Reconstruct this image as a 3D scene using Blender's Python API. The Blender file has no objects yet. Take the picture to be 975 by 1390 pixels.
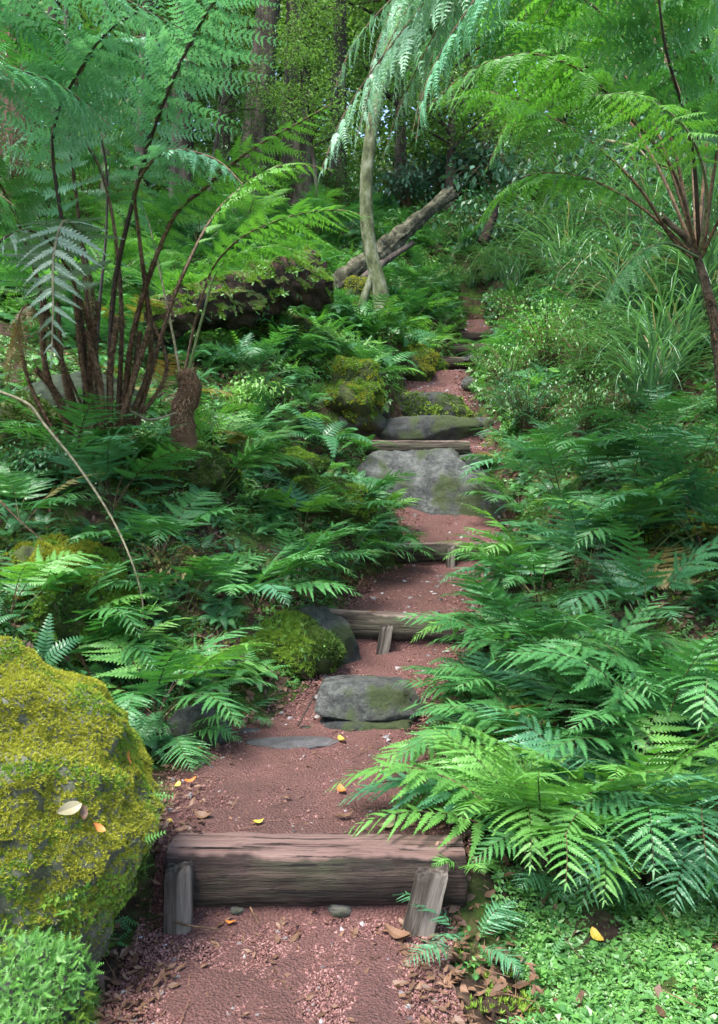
import bpy, math, random
import numpy as np
from mathutils import Vector, Matrix, Quaternion, noise
random.seed(7); RNG = np.random.default_rng(11)
R = math.radians
sc = bpy.context.scene
col = sc.collection
F = 1044.0; EYE = 1.55

# ------------------------------------------------------------------ camera
cam = bpy.data.cameras.new('camera'); co = bpy.data.objects.new('camera', cam); col.objects.link(co)
co.location = (0, 0, EYE); co.rotation_euler = (R(90), 0, 0)
cam.sensor_fit = 'HORIZONTAL'; cam.sensor_width = 36; cam.lens = 36*F/975; cam.clip_end = 600; cam.clip_start = 0.05
sc.camera = co

def at(px, py, d):
    return np.array([(px-487.5)*d/F, d, EYE+(695-py)*d/F])

# ------------------------------------------------------------------ mesh building
class Geo:
    """collects vertex blocks and polygons and links them as one mesh object"""
    def __init__(s): s.V=[]; s.P={}; s.n=0; s.var=[]
    def add(s, V, faces, mi=0, var=0.5):
        V = np.asarray(V, float).reshape(-1,3)
        if isinstance(faces, np.ndarray): faces=[faces]
        for f in faces:
            f = np.asarray(f, np.int64)
            if f.ndim==1: f=f.reshape(1,-1)
            if len(f): s.P.setdefault((f.shape[1], mi), []).append(f+s.n)
        s.V.append(V); s.n += len(V)
        s.var.append(np.broadcast_to(np.asarray(var, float), (len(V),)))
    def merge(s, g, M=None, t=None):
        V = np.concatenate(g.V)
        if M is not None: V = V@M.T
        if t is not None: V = V+t
        off = s.n
        s.V.append(V); s.n += len(V); s.var.append(np.concatenate(g.var))
        for k, L in g.P.items(): s.P.setdefault(k, []).extend([f+off for f in L])
    def arrays(s): return np.concatenate(s.V), np.concatenate(s.var), {k: np.concatenate(v) for k,v in s.P.items()}
    def mesh(s, name, mats, smooth=False):
        V, var, P = s.arrays()
        me = bpy.data.meshes.new(name)
        me.vertices.add(len(V)); me.vertices.foreach_set('co', V.astype(np.float32).ravel())
        loops=[]; tot=[]; mis=[]
        for (k, mi), f in P.items():
            loops.append(f.ravel()); tot.append(np.full(len(f), k)); mis.append(np.full(len(f), mi))
        loops=np.concatenate(loops); tot=np.concatenate(tot); mis=np.concatenate(mis)
        start=np.concatenate([[0], np.cumsum(tot)[:-1]])
        me.loops.add(len(loops)); me.loops.foreach_set('vertex_index', loops.astype(np.int32))
        me.polygons.add(len(tot)); me.polygons.foreach_set('loop_start', start.astype(np.int32))
        me.polygons.foreach_set('material_index', mis.astype(np.int32))
        me.polygons.foreach_set('use_smooth', np.full(len(tot), smooth))
        me.update(calc_edges=True)
        a = me.attributes.new('var', 'FLOAT', 'POINT'); a.data.foreach_set('value', var.astype(np.float32))
        for m in (mats if isinstance(mats, (list,tuple)) else [mats]): me.materials.append(m)
        return me
    def build(s, name, mats, parent=None, smooth=False, loc=None):
        return link(name, s.mesh(name, mats, smooth), parent, loc)

def link(name, me, parent=None, loc=None, rot=None, scale=None):
    o = bpy.data.objects.new(name, me); col.objects.link(o)
    if parent is not None: o.parent = parent
    if loc is not None: o.location = tuple(loc)
    if rot is not None: o.rotation_euler = rot
    if scale is not None: o.scale = (scale,)*3 if np.isscalar(scale) else scale
    return o
def tag(o, label, cat, group=None):
    o['label']=label; o['category']=cat
    if group: o['group']=group
    return o
def struct(o, kind='structure'): o['kind']=kind; return o
def empty(name, loc, rz=0): 
    o = link(name, None, None, loc, (0,0,rz)); o.empty_display_size=.1; return o

def nz(v): 
    v=np.asarray(v,float); return v/(np.linalg.norm(v)+1e-12)
def fbm(x, y, z, oct=4, h=.6, lac=2.1): return noise.fractal(Vector((x,y,z)), h, lac, oct)

def smooth_curve(pts, n):
    """Catmull-Rom through the points, n samples evenly spaced along its length"""
    P = np.asarray(pts, float)
    if len(P)==2: P = np.array([P[0], (P[0]*2+P[1])/3, (P[0]+P[1]*2)/3, P[1]])
    Q = np.vstack([2*P[0]-P[1], P, 2*P[-1]-P[-2]])
    out=[]
    for i in range(1, len(Q)-2):
        a,b,c,d = Q[i-1:i+3]
        for t in np.linspace(0,1,12,endpoint=False):
            out.append(.5*((2*b)+(-a+c)*t+(2*a-5*b+4*c-d)*t*t+(-a+3*b-3*c+d)*t**3))
    out.append(P[-1]); out=np.array(out)
    s = np.concatenate([[0], np.cumsum(np.linalg.norm(np.diff(out,axis=0),axis=1))])
    u = np.linspace(0, s[-1], n)
    return np.stack([np.interp(u, s, out[:,k]) for k in range(3)], 1)

def frames(C, up=(0,0,1)):
    """tangent, side and normal of a curve (side stays as level as it can)"""
    T = np.gradient(C, axis=0); T /= np.linalg.norm(T,axis=1)[:,None]+1e-12
    S=[]; prev=None
    for t in T:
        s = np.cross(t, up)
        if np.linalg.norm(s)<.15 and prev is not None: s = prev-t*np.dot(prev,t)
        s = nz(s)
        if prev is not None and np.dot(s,prev)<0: s=-s
        if prev is not None: s = nz(s*.5+(prev-t*np.dot(prev,t))*.5)
        S.append(s); prev=s
    S=np.array(S); N=np.cross(S,T)
    return T,S,N

def tube(g, C, r, k=6, mi=0, var=.5, cap=True, wob=0):
    C=np.asarray(C,float); n=len(C); r=np.broadcast_to(r,(n,))
    T,S,N=frames(C)
    a=np.linspace(0,2*np.pi,k,endpoint=False)
    rr = r[:,None]*(1+(RNG.normal(0,wob,(n,k)) if wob else 0))
    V = C[:,None,:]+rr[...,None]*(np.cos(a)[None,:,None]*S[:,None,:]+np.sin(a)[None,:,None]*N[:,None,:])
    i=np.arange(n-1)[:,None]; j=np.arange(k)[None,:]; j2=(j+1)%k
    q=np.stack([i*k+j, i*k+j2, (i+1)*k+j2, (i+1)*k+j],-1).reshape(-1,4)
    fs=[q]
    if cap: fs += [np.arange(k)[::-1].reshape(1,-1), (np.arange(k)+(n-1)*k).reshape(1,-1)]
    g.add(V.reshape(-1,3), fs, mi, var)

def scatter(g, tV, tF, pos, nrm, smin, smax, mi=0, tilt=.35, var=(0,1), zs=None):
    """copies of a small template onto many surface points, in one block; tF is a list of face arrays"""
    m=len(pos); pos=np.asarray(pos); nrm=np.asarray(nrm)+RNG.normal(0,tilt,(m,3)); nrm/=np.linalg.norm(nrm,axis=1)[:,None]
    a=RNG.normal(0,1,(m,3)); u=np.cross(a,nrm); u/=np.linalg.norm(u,axis=1)[:,None]+1e-9; v=np.cross(nrm,u)
    s=RNG.uniform(smin,smax,m)[:,None,None]
    tV=np.asarray(tV,float)
    W = pos[:,None,:]+s*(tV[None,:,0:1]*u[:,None,:]+tV[None,:,1:2]*v[:,None,:]+tV[None,:,2:3]*nrm[:,None,:])
    n=len(tV); off=(np.arange(m)*n)[:,None,None]
    fs=[(np.asarray(f)[None]+off).reshape(-1,np.asarray(f).shape[1]) for f in tF]
    vv=np.repeat(RNG.uniform(var[0],var[1],m), n)
    g.add(W.reshape(-1,3), fs, mi, vv)

# ------------------------------------------------------------------ materials
def newmat(name):
    m=bpy.data.materials.new(name); m.use_nodes=True; nt=m.node_tree
    return m, nt, nt.nodes['Principled BSDF']
def node(nt, t, **k):
    n=nt.nodes.new(t)
    for a,b in k.items():
        if a in n.inputs: n.inputs[a].default_value=b
        else: setattr(n,a,b)
    return n
def L(nt,a,b): nt.links.new(a,b)
def c4(c): return (*c,1)
def ramp(nt, stops, fac=None, interp='LINEAR'):
    r=nt.nodes.new('ShaderNodeValToRGB'); r.color_ramp.interpolation=interp
    e=r.color_ramp.elements
    while len(e)<len(stops): e.new(.5)
    for el,(p,c) in zip(e,stops): el.position=p; el.color=c4(c) if not np.isscalar(c) else (c,c,c,1)
    if fac is not None: L(nt,fac,r.inputs[0])
    return r
def tex(nt, scale, detail=6, rough=.6, kind='OBJECT', mapping=None, typ='ShaderNodeTexNoise'):
    if kind=='OBJECT': s=nt.nodes.new('ShaderNodeTexCoord').outputs['Object']
    else: s=nt.nodes.new('ShaderNodeNewGeometry').outputs['Position']
    if mapping:
        mp=nt.nodes.new('ShaderNodeMapping'); mp.inputs['Scale'].default_value=mapping; L(nt,s,mp.inputs['Vector']); s=mp.outputs[0]
    t=nt.nodes.new(typ); t.inputs['Scale'].default_value=scale
    if 'Detail' in t.inputs: t.inputs['Detail'].default_value=detail
    if 'Roughness' in t.inputs: t.inputs['Roughness'].default_value=rough
    L(nt,s,t.inputs['Vector']); return t
def mixc(nt, fac, a, b, mode='MIX'):
    m=nt.nodes.new('ShaderNodeMix'); m.data_type='RGBA'; m.blend_type=mode
    for sock,v in ((m.inputs['Factor'],fac),(m.inputs[6],a),(m.inputs[7],b)):
        if hasattr(v,'links'): L(nt,v,sock)
        elif isinstance(v,tuple): sock.default_value=c4(v)
        else: sock.default_value=v
    return m.outputs[2]
def mathn(nt, op, a, b=None):
    m=nt.nodes.new('ShaderNodeMath'); m.operation=op
    for i,v in enumerate((a,b)):
        if v is None: continue
        if hasattr(v,'links'): L(nt,v,m.inputs[i])
        else: m.inputs[i].default_value=v
    return m.outputs[0]
def bump(nt, b, h, strength=.5, dist=.02):
    n=nt.nodes.new('ShaderNodeBump'); n.inputs['Strength'].default_value=strength; n.inputs['Distance'].default_value=dist
    L(nt,h,n.inputs['Height']); L(nt,n.outputs[0],b.inputs['Normal'])

def leafmat(name, c1, c2, rough=.42, trans=.35, spec=.5, tc=None, vk=.45):
    rough*=1.0; spec*=1.0; trans*=.85
    """leaf: green varied by the 'var' attribute, by object and by a soft world noise; some light passes through"""
    m,nt,b=newmat(name)
    at_=node(nt,'ShaderNodeAttribute',attribute_name='var')
    oi=nt.nodes.new('ShaderNodeObjectInfo')
    nse=tex(nt, 2.2, 2, .5, 'POS')
    f=mathn(nt,'MULTIPLY',at_.outputs['Fac'],vk)
    f=mathn(nt,'ADD',f,mathn(nt,'MULTIPLY',oi.outputs['Random'],.4))
    f=mathn(nt,'ADD',f,mathn(nt,'MULTIPLY',mathn(nt,'SUBTRACT',nse.outputs['Fac'],.4),.8))
    col_=mixc(nt,f,c1,c2)
    L(nt,col_,b.inputs['Base Color']); b.inputs['Roughness'].default_value=rough; b.inputs['Specular IOR Level'].default_value=spec
    tr=nt.nodes.new('ShaderNodeBsdfTranslucent')
    tcol=mixc(nt,1.0,col_,tc or (1.25,1.45,.55),'MULTIPLY'); L(nt,tcol,tr.inputs['Color'])
    ms=nt.nodes.new('ShaderNodeMixShader'); ms.inputs[0].default_value=trans
    L(nt,b.outputs[0],ms.inputs[1]); L(nt,tr.outputs[0],ms.inputs[2])
    L(nt,ms.outputs[0],nt.nodes['Material Output'].inputs[0])
    return m
def tight(st,k=.6): return [(.5+(p-.5)*k,c) for p,c in st]
def noisemat(name, stops, scale=8, detail=8, rough=.85, bs=.6, bd=.02, mapping=None, kind='OBJECT', usevar=0, bscale=None, spec=.3):
    m,nt,b=newmat(name)
    t=tex(nt,scale,detail,.65,kind,mapping)
    f=t.outputs['Fac']
    if usevar:
        a=node(nt,'ShaderNodeAttribute',attribute_name='var')
        f=mathn(nt,'ADD',mathn(nt,'MULTIPLY',f,1-usevar),mathn(nt,'MULTIPLY',a.outputs['Fac'],usevar))
    if not usevar: stops=tight(stops)
    r=ramp(nt,stops,f); L(nt,r.outputs[0],b.inputs['Base Color']); b.inputs['Roughness'].default_value=rough
    b.inputs['Specular IOR Level'].default_value=spec
    if bs:
        h=tex(nt,bscale or scale*3,10,.7,kind,mapping); bump(nt,b,h.outputs['Fac'],bs,bd)
    return m
MT={}
MT['fern_bright']=leafmat('fern_bright',(.065,.20,.045),(.16,.36,.07),.45,.4)
MT['fern_mid']=leafmat('fern_mid',(.03,.125,.042),(.085,.25,.065),.4,.33)
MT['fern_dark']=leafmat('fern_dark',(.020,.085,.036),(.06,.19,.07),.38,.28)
MT['fern_blue']=leafmat('fern_blue',(.08,.26,.14),(.20,.44,.26),.33,.3,.7,(1.1,1.3,.7))
MT['fern_cool']=leafmat('fern_cool',(.035,.14,.065),(.10,.27,.13),.36,.3,.6)
MT['fern_grey']=leafmat('fern_grey',(.12,.2,.13),(.26,.34,.26),.4,.3,.6,(1.1,1.2,.8))
MT['fern_pale']=leafmat('fern_pale',(.12,.27,.15),(.24,.42,.26),.3,.3,.8,(1.1,1.2,.8))
MT['fern_brown']=leafmat('fern_brown',(.10,.055,.025),(.22,.14,.06),.6,.25)
MT['fern_yellow']=leafmat('fern_yellow',(.12,.12,.03),(.26,.2,.06),.5,.35)
MT['leaf_glossy']=leafmat('leaf_glossy',(.025,.085,.055),(.08,.19,.12),.42,.2,.6,(1.1,1.3,.7))
MT['leaf_shrub']=leafmat('leaf_shrub',(.025,.10,.03),(.11,.27,.06),.4,.3,.6,None,.7)
MT['leaf_light']=leafmat('leaf_light',(.08,.23,.045),(.19,.38,.09),.45,.4)
MT['leaf_far']=leafmat('leaf_far',(.015,.055,.018),(.18,.32,.10),.5,.4,.4,None,.8)
MT['grass']=leafmat('grass',(.008,.035,.018),(.12,.26,.12),.3,.3,.8,None,.9)  # wide dark-to-light range per blade paints bright highlights on dark sedge
MT['grass_dry']=leafmat('grass_dry',(.20,.17,.10),(.38,.33,.2),.5,.25)
MT['moss_bright']=leafmat('moss_bright',(.08,.18,.02),(.22,.32,.045),.7,.3,.15)
MT['moss_gold']=leafmat('moss_gold',(.19,.21,.02),(.38,.37,.05),.75,.3,.15)
MT['moss_pale']=leafmat('moss_pale',(.16,.19,.07),(.34,.36,.18),.8,.2,.15)
MT['moss_deep']=leafmat('moss_deep',(.025,.065,.012),(.09,.14,.03),.75,.3,.15)
MT['dead_leaf']=leafmat('dead_leaf',(.035,.02,.013),(.22,.12,.07),.55,.1,.4,(1,1,1))
MT['orange_leaf']=leafmat('orange_leaf',(.42,.13,.03),(.5,.2,.05),.45,.2,.4,(1,1,1))
MT['yellow_leaf']=leafmat('yellow_leaf',(.5,.36,.04),(.6,.42,.08),.45,.2,.4,(1,1,1))
MT['stem_dark']=noisemat('stem_dark',[(.3,(.012,.009,.007)),(.7,(.05,.03,.018))],30,4,.6,.5,.004)
MT['stem_brown']=noisemat('stem_brown',[(.3,(.035,.02,.011)),(.7,(.14,.085,.045))],30,4,.7,.5,.004)
MT['stem_green']=noisemat('stem_green',[(.3,(.05,.09,.03)),(.7,(.15,.18,.06))],20,3,.5,.2,.003)
MT['stem_pale']=noisemat('stem_pale',[(.3,(.10,.09,.05)),(.7,(.24,.21,.13))],25,4,.7,.4,.004)
MT['hair']=noisemat('hair',[(.3,(.03,.015,.008)),(.75,(.16,.085,.045))],60,4,.9,.3,.003,usevar=.5)
MT['hair_light']=noisemat('hair_light',[(.3,(.10,.06,.035)),(.75,(.34,.22,.13))],60,4,.9,0,usevar=.7)
MT['hair_pale']=noisemat('hair_pale',[(.3,(.05,.03,.018)),(.75,(.26,.17,.10))],60,4,.9,.5,.01,usevar=.5)
MT['bark']=noisemat('bark',[(.25,(.02,.015,.012)),(.5,(.06,.047,.038)),(.75,(.14,.115,.095))],5,10,.9,1,.05,(1,1,.18))
MT['bark_red']=noisemat('bark_red',[(.25,(.05,.028,.018)),(.5,(.15,.085,.06)),(.75,(.26,.16,.12))],6,10,.9,1,.05,(1,1,.12))
MT['bark_rot']=noisemat('bark_rot',[(.3,(.010,.007,.005)),(.5,(.035,.022,.015)),(.75,(.11,.065,.045))],6,10,.9,1,.08)
MT['bark_moss']=noisemat('bark_moss',[(.3,(.03,.032,.015)),(.48,(.07,.085,.035)),(.58,(.10,.11,.06)),(.75,(.17,.175,.12))],9,10,.9,1,.02,(1,1,.5))
# ------------------------------------------------------------------ terrain
PATH=[(-30,-.3,1.2,-.35),(0.5,-.28,.9,-.04),(2.0,-.25,.56,0),(2.6,-.25,.5,0),(2.95,-.22,.56,0),(3.05,-.19,.6,0),(3.9,-.28,.64,0),(4.6,-.24,.56,0),(4.9,.1,.42,0),(5.6,.33,.5,0),
      (6.4,.55,.5,0),(7.0,.93,.5,0),(7.8,.95,.5,0),(8.75,.8,.5,0),(8.95,.55,.95,0),(9.4,.6,.95,0),(9.8,1.0,.72,0),(10.8,1.1,.46,0),(12.2,1.2,.48,0),(13,1.65,.34,0),
      (14,2.05,.3,0),(15,2.35,.28,0),(16,2.5,.26,0),(17.5,2.6,.2,0)]
PZ=[(-30,-1.2),(0,-.06),(2.93,0.0),(3.0,.22),(4.75,.27),(4.9,.44),(5.5,.56),(5.6,.80),(6.92,1.07),(7.0,1.24),(7.8,1.43),(8.85,2.0),(8.98,2.27),(9.65,2.38),(9.78,2.66),
    (10.6,2.78),(10.75,3.1),(12.2,3.62),(12.3,3.8),(13.4,4.0),(13.5,4.2),(14.4,4.45),(14.5,4.65),(15.5,4.95),(15.6,5.12),(17.5,6.0)]
pa=np.array(PATH); pz_=np.array(PZ)
def pxc(y): return np.interp(y,pa[:,0],pa[:,1])
def phw(y): return np.interp(y,pa[:,0],pa[:,2])
def pzz(y): return np.interp(y,pz_[:,0],pz_[:,1])
CT=[(300,1000,4.4),(120,960,4.6),(300,900,4.9),(405,850,5.3),(50,790,5.0),(250,720,5.8),(420,700,6.6),(100,640,5.9),(400,625,8.2),(200,560,7),(350,505,9),
    (450,475,10),(100,455,9),(505,428,12),(300,410,11),(100,350,13),(400,340,14),(300,290,18),(100,295,18),(550,335,17),(600,400,15),(650,335,18),(655,260,21),
    (0,560,7),(0,850,4.2),
    (700,1280,2.76),(950,1260,2.8),(690,1150,3.3),(850,1120,3.5),(950,1050,3.7),(700,1000,4.3),(720,850,5.2),(900,800,4.9),(750,700,6.5),(950,650,5.8),
    (710,600,8.6),(850,560,8),(720,480,11),(900,430,9),(800,380,12),(720,350,15),(900,280,14),(960,210,18)]
WP=[(-1.2,2.6,.02),(-2.2,2.8,.3),(-1,1,-.05),(1,1,-.05),(-3,0,.1),(3,0,.1),(-3.5,3,.9),(3.2,3,.5),(-8,5,3.4),(8,5,3.4),(-6,0,.6),(6,0,.6),(-13,15,7.5),(13,15,9),
    (0,26,11.2),(-9,24,10),(9,24,12.4),(-20,32,11.5),(20,32,13.5),(0,50,11),(-40,60,10),(40,60,12),(0,110,9),(-110,60,6),(110,60,8),(0,-30,-1.2),(-40,-30,-1),(40,-30,-1),
    (-110,-60,-3),(110,-60,-3),(0,-110,-5),(-25,8,5),(25,8,6),(100,0,1),(-100,0,0)]
pts=[at(*c) for c in CT]+[np.array(w,float) for w in WP]
for y in [2,2.7,3.5,4.3,5.2,6.2,7.4,8.3,9.3,10.2,11.5,13,14,15,16,17.3]: pts.append(np.array([pxc(y),y,float(np.interp(y,[2,2.9,3.5,4.5,5.5,6.5,7.5,8.5,9.5,10.8,12,14,16,17.5],[0,.05,.22,.32,.62,1.0,1.35,1.9,2.45,3.0,3.55,4.4,5.3,6.0]))]))
pts=np.array(pts)
def kern(r): return r
A=kern(np.linalg.norm(pts[:,None,:2]-pts[None,:,:2],axis=2))
n_=len(pts); M=np.zeros((n_+3,n_+3)); M[:n_,:n_]=A+np.eye(n_)*-.03; M[:n_,n_]=1; M[:n_,n_+1:]=pts[:,:2]; M[n_,:n_]=1; M[n_+1:,:n_]=pts[:,:2].T
W=np.linalg.solve(M,np.concatenate([pts[:,2],[0,0,0]]))
def sstep(a,b,x): t=np.clip((x-a)/(b-a),0,1); return t*t*(3-2*t)
def hgt(x,y):
    x=np.atleast_1d(np.asarray(x,float)); y=np.atleast_1d(np.asarray(y,float))
    r=np.sqrt((x[:,None]-pts[:,0])**2+(y[:,None]-pts[:,1])**2)
    b=kern(r)@W[:n_]+W[n_]+W[n_+1]*x+W[n_+2]*y
    nb=(np.sin(x*2.3+y*1.1)*np.sin(y*2.9-x*.7)*.05+np.sin(x*6.1+1.3*np.sin(y*3))*np.sin(y*5.3+x)*.025+np.sin(x*13+y*4)*np.sin(y*11-x*3)*.01)
    e=np.abs(x-pxc(y)); h=phw(y)*(1+.10*np.sin(y*5.1)+.06*np.sin(y*11+1))
    w=sstep(h*.92,h*1.3+.12,e)
    w=np.maximum(w, sstep(17,18.5,y))
    return (pzz(y)-.02)*(1-w)+(b+nb)*w
def gz(x,y): return float(hgt(x,y)[0])
def ground_at(px,py,dmin=1.6,dmax=60):
    d=np.concatenate([np.arange(dmin,14,.02),np.arange(14,dmax,.08)])
    x=(px-487.5)*d/F; z=EYE+(695-py)*d/F; h=hgt(x,d)
    k=np.nonzero(z<=h)[0]
    i=k[0] if len(k) else len(d)-1
    return np.array([x[i],d[i],h[i]])
def gnormal(x,y,e=.04):
    zx=(hgt(x+e,y)-hgt(x-e,y))/(2*e); zy=(hgt(x,y+e)-hgt(x,y-e))/(2*e)
    N=np.stack([-zx,-zy,np.ones_like(zx)],1); return N/np.linalg.norm(N,axis=1)[:,None]

def axis(segs):
    o=[]
    for a,b,s in segs: o+=list(np.arange(a,b-1e-6,s))
    o.append(segs[-1][1]); return np.array(o)
gx=axis([(-150,-40,12),(-40,-14,2.5),(-14,-5,.5),(-5,-2.6,.12),(-2.6,3.2,.045),(3.2,6,.12),(6,15,.5),(15,40,2.5),(40,150,12)])
gy=axis([(-150,-20,12),(-20,0,1),(0,2,.2),(2,8,.045),(8,13,.07),(13,20,.15),(20,40,.6),(40,150,8)])
X,Y=np.meshgrid(gx,gy); Z=np.concatenate([hgt(X[i],Y[i]) for i in range(len(gy))])
V=np.stack([X.ravel(),Y.ravel(),Z],1)
near=(np.abs(V[:,0])<6)&(V[:,1]>1)&(V[:,1]<14)
dpth=np.abs(V[:,0]-pxc(V[:,1]))/phw(V[:,1])
for i in np.nonzero(near)[0]:
    if dpth[i]>1.0:
        x,y,z=V[i]; V[i,2]+= .05*fbm(x*3,y*3,z*2)*min(1,(dpth[i]-1)*3)+.02*fbm(x*14,y*14,1)*min(1,(dpth[i]-1)*3)
nx,ny=len(gx),len(gy)
i=np.arange(ny-1)[:,None]; j=np.arange(nx-1)[None,:]
q=np.stack([i*nx+j,i*nx+j+1,(i+1)*nx+j+1,(i+1)*nx+j],-1).reshape(-1,4)
g=Geo(); g.add(V,q)
m,nt,b=newmat('forest_floor')
t1=tex(nt,1.3,5,.6,'POS'); t2=tex(nt,14,8,.7,'POS'); t3=tex(nt,3.1,6,.6,'POS')
soil=ramp(nt,[(.3,(.02,.013,.009)),(.5,(.055,.035,.024)),(.68,(.12,.08,.055))],t2.outputs['Fac'])
mos=ramp(nt,[(.3,(.022,.05,.012)),(.55,(.06,.105,.02)),(.75,(.13,.17,.04))],t2.outputs['Fac'])
mk=ramp(nt,[(.47,0.0),(.56,1.0)],t3.outputs['Fac'])
cc=mixc(nt,mk.outputs[0],soil.outputs[0],mos.outputs[0]); L(nt,cc,b.inputs['Base Color']); b.inputs['Roughness'].default_value=.95
b.inputs['Specular IOR Level'].default_value=.15
bump(nt,b,tex(nt,30,10,.75,'POS').outputs['Fac'],.9,.05)
ground=struct(g.build('ground',m,smooth=True))

# ---- path ribbon
m,nt,b=newmat('red_scoria')
t1=tex(nt,2.0,5,.6,'POS'); t2=tex(nt,75,6,.8,'POS'); v=tex(nt,95,0,0,'POS',typ='ShaderNodeTexVoronoi')
c1=ramp(nt,[(.2,(.06,.025,.022)),(.5,(.165,.075,.067)),(.8,(.29,.16,.145))],t2.outputs['Fac'])
c2=mixc(nt,ramp(nt,[(.35,0.0),(.7,.6)],t1.outputs['Fac']).outputs[0],c1.outputs[0],(.075,.042,.034))
vr=mixc(nt,.35,c2,v.outputs['Color'],'SOFT_LIGHT')
L(nt,c2,b.inputs['Base Color']); b.inputs['Roughness'].default_value=.85; b.inputs['Specular IOR Level'].default_value=.3
bump(nt,b,mathn(nt,'ADD',v.outputs['Distance'],t2.outputs['Fac']),1,.02)
MT['scoria']=m
g=Geo(); ys=np.concatenate([np.arange(-2,2.2,.2),np.arange(2.2,13,.03),np.arange(13,17.2,.06)]); us=np.linspace(-1,1,29)
Xp=pxc(ys)[:,None]+us[None]*(phw(ys)*1.02)[:,None]
Yp=np.repeat(ys[:,None],29,1)
Zp=np.repeat((pzz(ys)+.004)[:,None],29,1).copy()
for a in range(len(ys)):
    for c in range(29):
        Zp[a,c]+=.014*fbm(Xp[a,c]*5,ys[a]*5,0)+.006*fbm(Xp[a,c]*30,ys[a]*30,3)-.03*abs(us[c])**6+.008
i=np.arange(len(ys)-1)[:,None]; j=np.arange(28)[None]
q=np.stack([i*29+j,i*29+j+1,(i+1)*29+j+1,(i+1)*29+j],-1).reshape(-1,4)
g.add(np.stack([Xp,Yp,Zp],-1).reshape(-1,3),q); struct(g.build('path',MT['scoria'],smooth=True))
# loose gravel
def octa(): 
    V=np.array([(1,0,0),(0,1,0),(-1,0,0),(0,-1,0),(0,0,.8),(0,0,-.8)],float)
    return V,[np.array([(0,1,4),(1,2,4),(2,3,4),(3,0,4),(1,0,5),(2,1,5),(3,2,5),(0,3,5)])]
def on_path(n,y0,y1,k=1.1,pw=1.5):
    y=y0+(y1-y0)*RNG.random(n)**pw; x=pxc(y)+RNG.uniform(-k,k,n)*phw(y); z=np.maximum(pzz(y)+.008,hgt(x,y)+.004)
    return np.stack([x,y,z],1)
oV,oF=octa()
g=Geo()
for tries,(a,b_,s0,s1,n,mi) in enumerate([(2.2,4.7,.0015,.005,30000,0),(2.2,2.95,.002,.007,12000,0),(2.2,4.7,.006,.012,500,0),(2.2,4.7,.006,.014,160,1),(4.7,8,.004,.011,9000,0),(8.8,13,.008,.018,4500,0),(8.8,17,.02,.05,160,1),(4.7,8,.012,.03,120,1),(2.2,8,.01,.022,60,1)]):
    P=on_path(n,a,b_); jit=RNG.uniform(.6,1.3,oV.shape)
    scatter(g,oV*jit,oF,P,np.tile([0,0,1.],(len(P),1)),s0,s1,mi,.5)
MT['gravel']=noisemat('gravel',[(.15,(.07,.03,.025)),(.5,(.15,.068,.06)),(.85,(.27,.15,.135))],40,3,.9,0,usevar=.75)
MT['gravel_grey']=noisemat('gravel_grey',[(.15,(.06,.05,.05)),(.85,(.28,.26,.26))],40,3,.9,0,usevar=.75)
struct(g.build('gravel',[MT['gravel'],MT['gravel_grey']]),'stuff')
# ------------------------------------------------------------------ timber
def woodmat(name, side, topc, sc_=1):
    m,nt,b=newmat(name)
    t=tex(nt,26*sc_,10,.75,'OBJECT',(.06,1,1)); u=tex(nt,2.5,4,.6,'OBJECT',(.6,1,1)); fn=tex(nt,60*sc_,6,.7,'OBJECT',(.04,1,1))
    c=ramp(nt,tight(side,.7),t.outputs['Fac'])
    c2=mixc(nt,ramp(nt,[(.5,0.0),(.66,.55)],u.outputs['Fac']).outputs[0],c.outputs[0],(.075,.085,.045))
    gm=nt.nodes.new('ShaderNodeNewGeometry'); sp=nt.nodes.new('ShaderNodeSeparateXYZ'); tcn=nt.nodes.new('ShaderNodeTexCoord'); L(nt,tcn.outputs['Object'],sp.inputs[0])
    # worn, dusty tread: a stripe of the log's own surface above its shoulder
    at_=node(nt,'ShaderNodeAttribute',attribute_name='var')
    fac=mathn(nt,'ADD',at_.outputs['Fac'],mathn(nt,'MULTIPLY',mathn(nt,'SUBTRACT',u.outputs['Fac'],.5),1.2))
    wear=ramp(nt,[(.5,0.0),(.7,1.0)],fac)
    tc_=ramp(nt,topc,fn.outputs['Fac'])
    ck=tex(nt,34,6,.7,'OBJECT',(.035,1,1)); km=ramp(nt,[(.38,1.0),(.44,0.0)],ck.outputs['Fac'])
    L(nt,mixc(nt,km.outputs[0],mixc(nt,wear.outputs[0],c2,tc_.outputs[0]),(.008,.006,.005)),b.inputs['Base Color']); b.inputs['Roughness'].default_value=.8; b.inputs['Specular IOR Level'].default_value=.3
    bump(nt,b,mathn(nt,'ADD',t.outputs['Fac'],mathn(nt,'MULTIPLY',fn.outputs['Fac'],.5)),1,.05)
    return m
MT['log']=woodmat('log_wood',[(.3,(.012,.007,.006)),(.5,(.032,.019,.016)),(.7,(.10,.065,.056))],[(.35,(.19,.105,.09)),(.65,(.30,.20,.175))])
MT['log_old']=woodmat('log_wood_old',[(.3,(.014,.011,.008)),(.5,(.042,.032,.024)),(.7,(.12,.10,.075))],[(.35,(.13,.085,.07)),(.65,(.32,.25,.21))])
MT['stake']=noisemat('stake_wood',[(.3,(.014,.011,.009)),(.5,(.06,.047,.038)),(.72,(.19,.165,.14))],16,8,.85,1,.015,(1,1,.07))
MT['end']=noisemat('log_end',[(.3,(.05,.035,.025)),(.7,(.17,.13,.09))],40,6,.85,.6,.01)

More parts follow.
